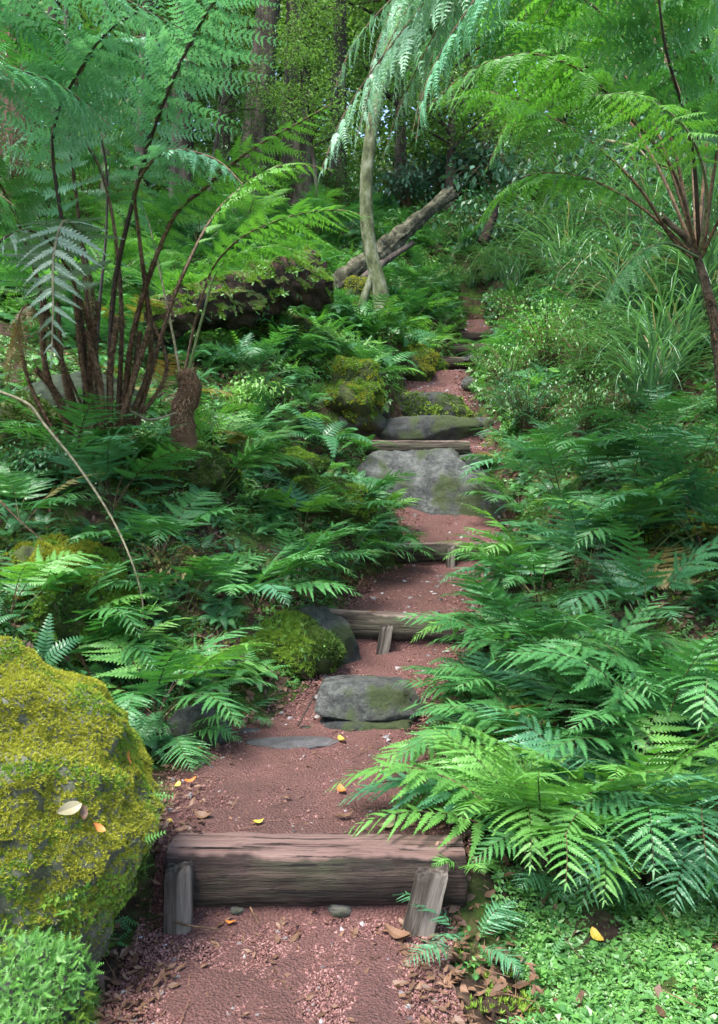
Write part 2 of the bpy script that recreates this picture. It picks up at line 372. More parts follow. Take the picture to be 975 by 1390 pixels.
def log_step(name,label,x,y,z,ln,r,rz=0,ry=0,mat='log',seed=0,flat=.94,taper=.04,group='log steps across the path'):
    """round log laid across the path; z = top of the log"""
    n=110; k=44; u=np.linspace(-1,1,n); a=np.linspace(0,2*np.pi,k,endpoint=False)
    V=np.zeros((n,k,3)); var=np.zeros((n,k))
    for i in range(n):
        for j in range(k):
            ca,sa=math.cos(a[j]),math.sin(a[j])
            rr=r*(1-taper*u[i])*(1+.05*fbm(u[i]*ln*2.2,ca*1.3+seed,sa*1.3)+.035*fbm(u[i]*ln*.8,ca*7+seed,sa*7)+.028*fbm(u[i]*ln*3,ca*16,sa*16+seed))
            edge=1-max(0,(abs(u[i])-.985)/.015)**2*.05
            zz=rr*sa*edge*flat
            if zz>r*.72: zz=r*.72+(zz-r*.72)*.45
            V[i,j]=(u[i]*ln/2, rr*ca*edge, zz+.01*r*fbm(u[i]*ln*1.5,seed,0)*3)
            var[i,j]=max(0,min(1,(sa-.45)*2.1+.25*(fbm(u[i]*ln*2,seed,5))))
    top=V[...,2].max(); V[...,2]-=top
    g=Geo(); i=np.arange(n-1)[:,None]; j=np.arange(k)[None]; j2=(j+1)%k
    q=np.stack([i*k+j,i*k+j2,(i+1)*k+j2,(i+1)*k+j],-1).reshape(-1,4)[:,::-1]
    g.add(V.reshape(-1,3),q,0,var.reshape(-1))
    o=g.build(name,MT[mat],smooth=True,loc=(x,y,z)); o.rotation_euler=(0,ry,rz); tag(o,label,'log step',group)
    for s in (-1,1):
        g=Geo(); ring=V[0 if s<0 else -1]; P=[ring*[1,1,1]+[s*.001,0,0]]
        c0=ring.mean(0)
        for f in (.66,.33): P.append(c0+(ring-c0)*f+[s*.004*fbm(f*5,seed,1),0,0])
        P.append(c0[None]); VV=np.concatenate(P); fs=[]
        for rr in (0,1):
            jj=np.arange(k); fs.append(np.stack([rr*k+jj,rr*k+(jj+1)%k,(rr+1)*k+(jj+1)%k,(rr+1)*k+jj],-1))
        jj=np.arange(k); t3=np.stack([2*k+jj,2*k+(jj+1)%k,np.full(k,3*k)],-1)
        g.add(VV,fs+[t3]); g.build('log_end',MT['end'],o,smooth=True)
    return o
def stake(label,x,y,z0,z1,w,t,lean=0,leanf=0,rz=0,seed=0,mat='stake',group='wooden stakes pegging the logs'):
    """split wooden peg, from z0 in the ground to its chipped top z1"""
    h=z1-z0; n=26; g=Geo(); V=[]; var=[]
    cs=[]
    for a_,b_ in ((-1,-1),(1,-1),(1,1),(-1,1)):
        a2,b2={(-1,-1):(1,-1),(1,-1):(1,1),(1,1):(-1,1),(-1,1):(-1,-1)}[(a_,b_)]
        for f in np.linspace(0,.84,6): cs.append((a_+(a2-a_)*f*1.0,b_+(b2-b_)*f))
    k=len(cs)
    for i in range(n):
        f=i/(n-1); sc1=1 if f<.97 else .93
        for (a_,b_) in cs:
            d=.07*fbm(a_*2+seed,b_*2,f*h*4)+.05*fbm(a_*7+seed,b_*7,f*h*1.2)
            rr=(1-.06*(abs(a_)*abs(b_))**4)
            V.append((a_*w/2*sc1*(1+d)*rr, b_*t/2*sc1*(1+d)*rr, h*f+(.02*fbm(a_*1.5+seed,b_*1.5,9)*(f>.95)+.012*a_*(f>.95))))
    i=np.arange(n-1)[:,None]; j=np.arange(k)[None]; j2=(j+1)%k
    q=np.stack([i*k+j,i*k+j2,(i+1)*k+j2,(i+1)*k+j],-1).reshape(-1,4)
    c=len(V); V.append((0,0,h+.003)); jj=np.arange(k)+(n-1)*k
    t3=np.stack([jj,(np.arange(k)+1)%k+(n-1)*k,np.full(k,c)],-1)
    g.add(V,[q,t3]); o=g.build('wooden_stake',MT[mat],loc=(x,y,z0)); o.rotation_euler=(leanf,lean,rz)
    return tag(o,label,'stake',group)

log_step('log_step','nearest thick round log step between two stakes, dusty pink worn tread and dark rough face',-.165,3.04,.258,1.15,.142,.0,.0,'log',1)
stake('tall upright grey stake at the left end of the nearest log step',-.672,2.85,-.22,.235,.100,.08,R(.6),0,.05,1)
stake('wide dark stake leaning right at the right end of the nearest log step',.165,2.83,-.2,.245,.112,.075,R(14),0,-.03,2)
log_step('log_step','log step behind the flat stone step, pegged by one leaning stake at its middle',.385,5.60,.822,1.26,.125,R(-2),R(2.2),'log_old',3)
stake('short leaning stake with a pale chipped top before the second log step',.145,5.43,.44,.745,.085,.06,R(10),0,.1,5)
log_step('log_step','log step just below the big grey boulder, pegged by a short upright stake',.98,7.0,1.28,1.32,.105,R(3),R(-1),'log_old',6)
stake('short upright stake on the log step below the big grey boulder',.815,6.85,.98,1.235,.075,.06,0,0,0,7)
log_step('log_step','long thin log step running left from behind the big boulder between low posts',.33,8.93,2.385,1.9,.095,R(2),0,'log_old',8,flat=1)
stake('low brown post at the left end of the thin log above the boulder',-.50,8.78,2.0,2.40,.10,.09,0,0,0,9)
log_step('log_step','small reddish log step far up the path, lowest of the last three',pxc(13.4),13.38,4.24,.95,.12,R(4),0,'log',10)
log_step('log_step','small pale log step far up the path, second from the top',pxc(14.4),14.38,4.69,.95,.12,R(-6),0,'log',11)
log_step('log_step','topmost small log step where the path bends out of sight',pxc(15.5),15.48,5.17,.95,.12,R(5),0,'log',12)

# ------------------------------------------------------------------ rocks
def rockmat(name,base,lich,mossk=.0):
    m,nt,b=newmat(name)
    t=tex(nt,7,12,.8); t2=tex(nt,55,10,.85); t3=tex(nt,3,4,.5)
    c=ramp(nt,tight(base),t.outputs['Fac'])
    sp=ramp(nt,[(.56,0.0),(.64,1.0)],t2.outputs['Fac'])
    c2=mixc(nt,mathn(nt,'MULTIPLY',sp.outputs[0],.75),c.outputs[0],lich)
    c4_=c2
    if mossk:
        mk=ramp(nt,[(.62-mossk*.3,0.0),(.7-mossk*.3,1.0)],mathn(nt,'ADD',mathn(nt,'MULTIPLY',t3.outputs['Fac'],.6),mathn(nt,'MULTIPLY',t.outputs['Fac'],.4)))
        mc=ramp(nt,[(.35,(.018,.028,.010)),(.65,(.065,.09,.03))],t2.outputs['Fac'])
        c4_=mixc(nt,mk.outputs[0],c2,mc.outputs[0])
    L(nt,c4_,b.inputs['Base Color']); b.inputs['Roughness'].default_value=.85; b.inputs['Specular IOR Level'].default_value=.35
    bump(nt,b,mathn(nt,'ADD',t.outputs['Fac'],mathn(nt,'MULTIPLY',t2.outputs['Fac'],.5)),1,.035)
    return m
MT['rock_grey']=rockmat('rock_grey',[(.3,(.022,.023,.022)),(.5,(.07,.074,.07)),(.7,(.16,.165,.155))],(.24,.26,.23),.4)
MT['rock_dark']=rockmat('rock_dark',[(.3,(.018,.02,.02)),(.55,(.045,.048,.046)),(.75,(.09,.095,.09))],(.13,.145,.12),.5)
MT['rock_plain']=rockmat('rock_plain',[(.3,(.06,.058,.062)),(.55,(.11,.105,.11)),(.75,(.17,.16,.165))],(.2,.19,.19),0)
MT['rock_mossy']=rockmat('rock_mossy',[(.3,(.08,.085,.05)),(.55,(.19,.195,.13)),(.75,(.32,.32,.25))],(.42,.42,.36),.2)
MT['rock_pale']=rockmat('rock_pale',[(.3,(.07,.07,.058)),(.55,(.14,.135,.115)),(.75,(.24,.23,.19))],(.3,.3,.25),.3)
import bmesh
def rock_mesh(size,seed,sub=5,rough=.22,ridge=.1,boxy=.0,mat='rock_grey',planes=0):
    bm=bmesh.new(); bmesh.ops.create_icosphere(bm,subdivisions=sub,radius=1)
    sx,sy,sz=size
    pr=random.Random(seed*13+5); pl=[(Vector((pr.gauss(0,1),pr.gauss(0,1),pr.gauss(0,1))).normalized(),pr.uniform(.62,.9)) for _ in range(planes)]
    for v in bm.verts:
        p=v.co.copy()
        for nn,dd in pl:
            e=p.dot(nn)-dd
            if e>0: p-=nn*e*.93
        if boxy:
            m_=max(abs(p.x),abs(p.y),abs(p.z)); p=p.lerp(p/m_*.86,boxy)
        q=Vector((p.x*sx,p.y*sy,p.z*sz))*(1.6/max(sx,sy,sz))
        d=1+rough*(noise.noise(q*.8+Vector((seed*7,0,0)))*.9+.45*noise.fractal(q*2.2+Vector((seed*7,0,0)),.8,2.1,5))+ridge*(.5-abs(noise.noise(q*2.1+Vector((seed,3,1)))))+.02*noise.fractal(q*9,.6,2.1,4)
        v.co=Vector((p.x*sx,p.y*sy,p.z*sz))*d
    me=bpy.data.meshes.new('rock'); bm.to_mesh(me); bm.free()
    me.polygons.foreach_set('use_smooth',[True]*len(me.polygons)); me.materials.append(MT[mat]); return me
def rock(name,label,cat,loc,size,seed,mat='rock_grey',rz=0,tilt=(0,0),sub=5,group=None,**k):
    me=rock_mesh(size,seed,sub,mat=mat,**k)
    o=link(name,me,None,loc,(tilt[0],tilt[1],rz)); return tag(o,label,cat,group)
def surf_points(o,n,test=None):
    """random points and normals over a mesh object's surface, in world space"""
    bpy.context.view_layer.update()
    me=o.data; me.calc_loop_triangles(); V=np.empty(len(me.vertices)*3); me.vertices.foreach_get('co',V); V=V.reshape(-1,3)
    T=np.empty(len(me.loop_triangles)*3,np.int32); me.loop_triangles.foreach_get('vertices',T); T=T.reshape(-1,3)
    Mw=np.array(o.matrix_basis); V=V@Mw[:3,:3].T+Mw[:3,3]
    a,b,c=V[T[:,0]],V[T[:,1]],V[T[:,2]]; cr=np.cross(b-a,c-a); ar=np.linalg.norm(cr,axis=1)
    idx=RNG.choice(len(T),n,p=ar/ar.sum()); u=RNG.random(n); v=RNG.random(n); f=u+v>1; u[f]=1-u[f]; v[f]=1-v[f]
    P=a[idx]+(b-a)[idx]*u[:,None]+(c-a)[idx]*v[:,None]; N=cr[idx]/ar[idx][:,None]
    if test is not None:
        k=test(P,N); P,N=P[k],N[k]
    return P,N
# moss tuft: a few upright pointed blades
def tuft(n=6,spread=.6,w=.22):
    V=[];Fa=[]
    for i in range(n):
        a=2*math.pi*i/n+.3*i; dx,dy=math.cos(a),math.sin(a); o=(i%3)*.15+.25
        V+=[(-dy*w,dx*w,-.05),(dy*w,-dx*w,-.05),(dx*spread*o*2.6,dy*spread*o*2.6,1-.25*(i%2))]; Fa.append((3*i,3*i+1,3*i+2))
    return np.array(V),[np.array(Fa)]
tV,tF=tuft()
def leafstar(n=5):
    """tiny ground plant: a rosette of small rounded leaves"""
    V=[];Fa=[]
    for i in range(n):
        a=2*math.pi*i/n+.5*(i%2); c,s=math.cos(a),math.sin(a); h=.2+.35*((i*7)%3)/2
        for (u,w,z) in ((.1,0,h*.4),(.5,.24,h),(1,0,h*.7),(.5,-.24,h)): V.append((c*u-s*w,s*u+c*w,z))
        Fa.append((4*i,4*i+1,4*i+2,4*i+3))
    return np.array(V),[np.array(Fa)]
lV,lF=leafstar()
def feather(n=7):
    """tiny feather of moss"""
    V=[(0,-.02,0),(0,.02,0),(1,0,.35)];Fa=[(0,1,2)];Q=[]
    for i in range(n):
        u=(i+1)/(n+1); l=.28*(1-u*.7)
        for s in (-1,1):
            b=len(V); V+=[(u,0,.35*u*u),(u+.12,s*l,.35*u*u+.02),(u+.1,0,.35*u*u)]; Fa.append((b,b+1,b+2))
    return np.array(V),[np.array(Fa)]
fV,fF=feather()
def world_to_local(P,o):
    Mi=np.linalg.inv(np.array(o.matrix_basis)); return P@Mi[:3,:3].T+Mi[:3,3]
def moss_on(o,n,test,mats,smin=.008,smax=.02,tpl=None,name='moss',clump=3.0,thr=-.1):
    P,N=surf_points(o,n,test)
    k=np.array([fbm(p[0]*clump,p[1]*clump,p[2]*clump)>thr for p in P-RNG.normal(0,.02,P.shape)]); P,N=P[k],N[k]
    g=Geo(); ps=np.array([fbm(p[0]*2.3+5,p[1]*2.3,p[2]*2.3,2) for p in P])
    cut=np.linspace(-.35,.35,len(mats)+1)[1:-1]; cls=np.digitize(ps+RNG.normal(0,.08,len(ps)),cut)
    for c in range(len(mats)):
        s=cls==c
        V_,F_=(tpl or (tV,tF))
        if s.any(): scatter(g,V_,F_,P[s],N[s],smin,smax,c,.4)
    V,var,Pl=g.arrays(); g.V=[world_to_local(V,o)]
    return g.build(name,[MT[x] for x in mats],o)

big=rock('mossy_boulder','huge rounded boulder covered in yellow green moss at the lower left edge','boulder',(-1.49,2.64,.50),(.745,.62,.67),3,'rock_mossy',rz=.1,tilt=(0,R(6)),sub=6,rough=.16,ridge=.06)
moss_on(big,170000,lambda P,N:(N[:,2]>-.1)&(P[:,2]>.42+.12*np.sin(P[:,0]*9)+RNG.normal(0,.05,len(P))),['moss_gold','moss_bright','moss_gold'],.005,.014,clump=2.6,thr=-.85)
moss_on(big,90000,lambda P,N:(P[:,2]<.55)&(P[:,2]>-.02),['moss_pale','moss_bright','moss_pale','moss_gold'],.004,.010,name='thin_moss',clump=4,thr=-.12)
moss_on(big,30000,lambda P,N:(P[:,2]<.42)&(P[:,2]>.0)&(P[:,0]>-1.15)&(N[:,1]<.4),['moss_bright','moss_deep','moss_bright'],.012,.026,(lV,lF),'feathery_moss',3,.02)
moss_on(big,900,lambda P,N:(P[:,0]>-.98)&(P[:,2]>.25)&(P[:,2]<.72)&(N[:,1]<.5)&(N[:,0]>.1),['fern_bright','leaf_light'],.04,.09,(fV,fF),'fern_sprigs',3,.0)['kind']='stuff'
low=rock('mossy_rock','small rock under bright feathery moss in the lower left corner','rock',(-.91,2.03,.10),(.2,.17,.25),9,'rock_dark',rough=.45)
moss_on(low,14000,lambda P,N:(N[:,2]>-.2),['moss_bright','fern_bright'],.018,.04,(fV,fF),'feathery_moss',3,-.5)

bo=at(590,690,8.15)
boulder=rock('boulder','large cracked grey boulder filling the path between the log steps','boulder',(bo[0]-.03,8.40,1.52),(.95,.62,.74),24,'rock_grey',rz=R(-10),tilt=(R(-8),R(13)),sub=6,rough=.14,ridge=.05,planes=16)
rock('stone','rounded grey stone on top of the boulder, left of the slab','stone',at(600,622,8.9),(.13,.1,.1),5,'rock_pale',sub=4)
rock('stone','low flat grey stone right of the boulder top under the ferns','stone',at(648,628,8.8),(.34,.2,.1),6,'rock_grey',sub=4)
p=at(492,948,4.85)
st=rock('stone_step','flat topped grey stone step behind the nearest gravel terrace','stone step',(p[0]+.02,4.80,.37),(.39,.27,.16),31,'rock_grey',rz=.1,boxy=.35,rough=.10,ridge=.03,planes=8)
rock('stone','dark stone wedged under the flat stone step','stone',(.04,4.64,.25),(.31,.16,.06),35,'rock_dark',sub=4,boxy=.4)
rock('pointed_rock','grey slanting rock left of the stone step below a moss hump','rock',(at(440,880,5.25)[0],5.35,.60),(.26,.22,.30),41,'rock_grey',rz=.5,tilt=(0,R(-28)),rough=.16,ridge=.05,planes=14)
rock('stone','grey rock at the left edge of the gravel terrace under ferns','stone',at(268,985,4.3)-[0,0,.02],(.17,.13,.13),44,'rock_grey',sub=4)
rock('stone','small blue grey stone lying left of the stone step on gravel','stone',at(415,990,4.55),(.045,.035,.02),45,'rock_dark',sub=3)
rock('flat_stone','flat grey stone sunk level with the gravel of the first terrace','stone',(-.36,4.28,.268),(.24,.11,.016),46,'rock_plain',sub=4)
rock('flat_stone','tiny flat grey stone in the gravel left of the larger sunken one','stone',(-.63,4.5,.262),(.07,.05,.02),47,'rock_plain',sub=3)
# stone steps higher up
rock('stone_step','long dark stone step with mossy top above the thin log','stone step',(at(583,585,9.85)[0],9.88,2.56),(.82,.32,.26),51,'rock_dark',rz=.05,boxy=.3,rough=.14,ridge=.05,planes=10)
s2=rock('stone_step','mossy fronted stone step below the upper red terrace','stone step',(at(588,555,10.9)[0],10.80,2.98),(.66,.28,.26),53,'rock_dark',boxy=.3,rough=.12,ridge=.04,planes=10)
moss_on(s2,2500,lambda P,N:(N[:,1]<-.2),['moss_deep','moss_bright'],.02,.04,(lV,lF),'moss',3,-.1)
for px,py,d,sz,sd,lb in ((487,577,9.7,(.36,.25,.2),61,'broad grey rock left of the mossy stone steps'),(510,560,10.4,(.22,.2,.15),62,'smaller grey rock behind the broad one left of the stone steps'),
    (655,580,9.9,(.16,.14,.13),63,'grey rock at the right end of the long dark stone step'),(662,592,9.6,(.1,.09,.08),64,'little grey rock below the one at the right end of the stone step'),
    (640,523,11.4,(.14,.14,.13),65,'pale rock at the right edge of the upper red terrace'),(648,490,13.2,(.22,.2,.1),66,'flat brown stone on the path above the upper terrace')):
    rock('stone',lb,'stone',at(px,py,d),sz,sd,'rock_grey',sub=4,planes=8)
for px,py,sz,sd,lb in ((322,1246,(.03,.025,.022),71,'small pale stone under the middle of the nearest log'),(462,1246,(.045,.03,.03),72,'greenish stone under the right half of the nearest log'),
    (590,1085,(.03,.03,.02),73,'small grey pebble at the right edge of the gravel terrace')):
    q_=ground_at(px,py); q_[2]=max(q_[2],pzz(q_[1])); rock('stone',lb,'stone',q_,sz,sd,'rock_pale',sub=3)
MT['moss_soil0']=noisemat('dark_moss_rock',[(.3,(.008,.014,.008)),(.7,(.03,.045,.022))],9,8,.9,.8,.02)
dk=rock('mossy_boulder','smooth dark green boulder behind the tree fern stems','boulder',at(112,562,7.2),(.62,.45,.38),81,'moss_soil0',rough=.1)
# ------------------------------------------------------------------ fern fronds
def blade(L_,W_,n,notch=.3,droop=.12,curl=.08,fold=.12,tip=.25,base=.7):
    """one pinna: rib along x, lobes to both sides, all one connected surface"""
    u=np.linspace(0,1,n+1)
    ux=u**1.0
    rib=np.stack([L_*ux, curl*L_*u*u, -droop*L_*u*u],1)
    prof=lambda t: W_*np.minimum(base+t*4*(1-base),1)*np.clip(1-t,0,1)**.75*(1-.25*t)+W_*.03
    V=[rib]; Fq=[]; off=n+1
    um=(u[:-1]+u[1:])/2; st=1.0/n
    for s in (1,-1):
        wn=prof(u)*notch; no=rib+np.stack([np.full(n+1,.0),s*wn,wn*fold],1)
        w=prof(um)*(1+RNG.normal(0,.07,n)); rc=(rib[:-1]+rib[1:])/2
        fw=L_*st*.55
        ta=rc+np.stack([np.full(n,-L_*st*.16+fw),s*w*.93,-w*.10+w*fold],1)
        tb=rc+np.stack([np.full(n,L_*st*.14+fw*1.15),s*w,-w*.14+w*fold],1)
        V+=[no,ta,tb]; o_no=off; o_a=off+n+1; o_b=o_a+n; off=o_b+n
        i=np.arange(n)
        q1=np.stack([i,o_no+i,o_no+i+1,i+1],1); q2=np.stack([o_no+i,o_a+i,o_b+i,o_no+i+1],1)
        if s<0: q1=q1[:,::-1]; q2=q2[:,::-1]
        Fq+=[q1,q2]
    V=np.concatenate(V); V=V+RNG.normal(0,.004*L_,V.shape)*[1,1,1.5]
    return V,np.concatenate(Fq)
def simple(L_,W_,fold=.1,droop=.15):
    V=np.array([(0,0,0),(.3*L_,W_,fold*W_-droop*L_*.09),(.3*L_,-W_,fold*W_-droop*L_*.09),(.35*L_,0,-droop*L_*.12),(.72*L_,W_*.62,-droop*L_*.5),(.72*L_,-W_*.62,-droop*L_*.5),(L_,0,-droop*L_)])
    return V,np.array([(0,3,1,1),(0,2,3,3)])[:, :3], np.array([(1,3,6,4),(3,2,5,6)])
def compound(L_,W_,n,lob,droop=.15,curl=.1):
    """one pinna of a lacy frond: a rib with lobed leaflets to both sides"""
    Vs=[];Fs=[];off=0
    for i in range(n):
        t=(i+.6)/n; w=W_*(min(1,.75+t*2))*(1-t)**.7*(1-.15*t)+W_*.06
        b=np.array([L_*t,curl*L_*t*t,-droop*L_*t*t])
        for s in (1,-1):
            v,f=blade(w*RNG.uniform(.8,1.1),w*.26+.002,lob,.28,RNG.uniform(0,.6),RNG.uniform(-.1,.15),.15)
            a=s*R(64-22*t)+RNG.normal(0,.15); c,sn=math.cos(a),math.sin(a)
            v2=v*[1,s,1]; x=v2[:,0]*c-v2[:,1]*sn; y=v2[:,0]*sn+v2[:,1]*c
            Vs.append(np.stack([x,y,v2[:,2]],1)+b); Fs.append((f if s>0 else f[:,::-1])+off); off+=len(v)
    k=7; u=np.linspace(0,1,k); rr=.0022*(1-u)+.0006
    C=np.stack([L_*u,curl*L_*u*u,-droop*L_*u*u+.001],1)
    Vs.append(C+np.stack([0*u,rr,0*u],1)); Vs.append(C-np.stack([0*u,rr,0*u],1)); i=np.arange(k-1)
    Fs.append(np.stack([off+i,off+k+i,off+k+i+1,off+i+1],1))
    return np.concatenate(Vs),np.concatenate(Fs)
TPL={}
def tpl(kind):
    if kind not in TPL:
        if kind=='lobed': TPL[kind]=[blade(1,.155,13,.34,d,c,.15) for d,c in ((.10,.10),(.24,.16),(.02,.05))]
        if kind=='lobed_fine': TPL[kind]=[blade(1,.115,16,.3,d,c,.15) for d,c in ((.12,.10),(.26,.14),(.04,.05))]
        if kind=='small': TPL[kind]=[blade(1,.17,6,.45,d,c,.15) for d,c in ((.12,.12),(.2,.16))]
        if kind=='lacy': TPL[kind]=[compound(1,.20,15,4,d,c) for d,c in ((.14,.10),(.34,.14),(.06,.05),(.2,.2))]
        if kind=='lacy_far': TPL[kind]=[compound(1,.22,11,3,d,c) for d,c in ((.14,.10),(.3,.12))]
    return TPL[kind]
def shape_tri(t): return (.80+.9*min(t/.22,1)*.22)*(1-t)**.82+.05     # broad at the base
def shape_lance(t): return (.30+.70*math.sin(min(t/.42,1)*math.pi/2))*((1-max(0,t-.42)/.58)**.85)+.03
def frond(g,C,t0,npair,Lp,kind='lobed',shape=shape_tri,ang=72,rad=.004,N_=None,hang=0,mi=0,ms=1,side=None,sd=None):
    """rachis along the curve C with pinnae from t0 on; hang lets them droop from the rachis"""
    C=np.asarray(C); n=len(C); T,S,N=frames(C) if N_ is None else N_
    tube(g,C,rad*(1-np.linspace(0,1,n)*.82),5,ms,.5,False)
    X_=np.linspace(0,1,n); tp=tpl(kind)
    for i in range(npair):
        f=(i+.5)/npair; t=t0+(1-t0)*(1-(1-f)**1.12)
        l=Lp*shape(f)
        if l<.006: continue
        p=np.array([np.interp(t,X_,C[:,k]) for k in range(3)]); ii=min(n-1,int(round(t*(n-1))))
        for s in (1,-1):
            tt=min(1,t+(0.25/npair*(1-t0) if s<0 else 0)); pp=np.array([np.interp(tt,X_,C[:,k]) for k in range(3)])
            v,fc=tp[RNG.integers(len(tp))]
            a=R(ang-28*f)+RNG.normal(0,.08); x=nz(T[ii]*math.cos(a)+S[ii]*s*math.sin(a)-N[ii]*(.06+RNG.normal(0,.10))+np.array([0,0,-hang*math.sin(a)]))
            z=nz(N[ii]-x*np.dot(N[ii],x)+S[ii]*RNG.normal(0,.28)*s+T[ii]*RNG.normal(0,.28)); z=nz(z-x*np.dot(z,x)); y=np.cross(z,x)
            if s<0: y=-y
            ll=l*RNG.uniform(.86,1.08)
            W_=v[:,0:1]*x+v[:,1:2]*y+v[:,2:3]*z
            g.add(pp+W_*ll,[fc if s>0 else fc[:,::-1]],mi,RNG.uniform(.2,.8))
    # terminal leaflet
    v,fc=tp[0]; g.add(C[-1]+(v[:,0:1]*T[-1]+v[:,1:2]*S[-1]+v[:,2:3]*N[-1])*Lp*.13,[fc],mi,.5)
def arch(L_,a0,a1,n=26,p=1.4,side=0.):
    t=np.linspace(0,1,n); a=a0+(a1-a0)*t**p; ds=L_/(n-1); x=np.cumsum(np.cos(a))*ds; z=np.cumsum(np.sin(a))*ds
    return np.stack([x-x[0],side*L_*t*t,z-z[0]],1)
PROTO={}
def proto(kind):
    """frond meshes of one kind, 1 m long, several curvatures"""
    if kind in PROTO: return PROTO[kind]
    out=[]
    spec={'broad':dict(t0=.36,npair=15,Lp=.33,kind='lobed',shape=shape_tri,ang=74,rad=.0050,arcs=((68,-8),(60,-22),(74,8),(55,-5),(66,-30),(70,-40),(62,0),(50,-20))),
          'lance':dict(t0=.20,npair=20,Lp=.17,kind='small',shape=shape_lance,ang=76,rad=.0040,arcs=((62,-25),(70,0),(55,-40))),
          'fine':dict(t0=.30,npair=19,Lp=.25,kind='lobed_fine',shape=shape_lance,ang=74,rad=.0045,arcs=((62,-15),(72,0),(52,-30),(64,-38))),
          'lacy':dict(t0=.34,npair=15,Lp=.36,kind='lacy_far',shape=shape_tri,ang=70,rad=.0055,arcs=((66,-15),(58,-30),(74,5)))}[kind]
    for i,(a0,a1) in enumerate(spec['arcs']):
        g=Geo(); C=arch(1,R(a0),R(a1),side=(.08,-.12,.15,-.05,.09,-.16,.03,.14)[i])
        frond(g,C,spec['t0']*RNG.uniform(.85,1.15),spec['npair']+int(RNG.integers(-2,3)),spec['Lp']*RNG.uniform(.82,1.12),spec['kind'],spec['shape'],spec['ang'],spec['rad'])
        out.append(g.mesh('frond_'+kind,[MT['fern_mid'],MT['stem_green']]))
    PROTO[kind]=out; return out
def put_frond(me,parent,rz,tilt,s,mat,stem=None,off=(0,0,0),roll=0):
    o=link('frond',me,parent,off,(roll,tilt,rz),s)
    o.material_slots[0].link='OBJECT'; o.material_slots[0].material=MT[mat]
    if stem: o.material_slots[1].link='OBJECT'; o.material_slots[1].material=MT[stem]
    return o
def fern(label,px,py,size,n=7,mat='fern_mid',kind='broad',dirs=None,tilt=0,group='ferns along the stepped path',d=None,up=0,mats=None,rnd=.2,stem=None,name='fern'):
    b=ground_at(px,py) if d is None else at(px,py,d)
    root=empty(name,b+[0,0,up-.01]); tag(root,label,'fern',group)
    P=proto(kind); base=random.uniform(0,2*math.pi)
    for i in range(n):
        if dirs: rz=R(dirs[i%len(dirs)]+random.uniform(-9,9))
        else: rz=base+2*math.pi*i/n+random.uniform(-.35,.35)
        m=mat
        if mats and random.random()<.3: m=random.choice(mats)
        if random.random()<.012: m='fern_yellow'
        put_frond(random.choice(P),root,rz,R(tilt+random.uniform(-14,14)),size*random.uniform(1-rnd,1+rnd*.6),m,stem or random.choice(['stem_green','stem_brown','stem_dark']),(random.uniform(-.03,.03)*size,random.uniform(-.03,.03)*size,0),random.uniform(-.2,.2))
    return root
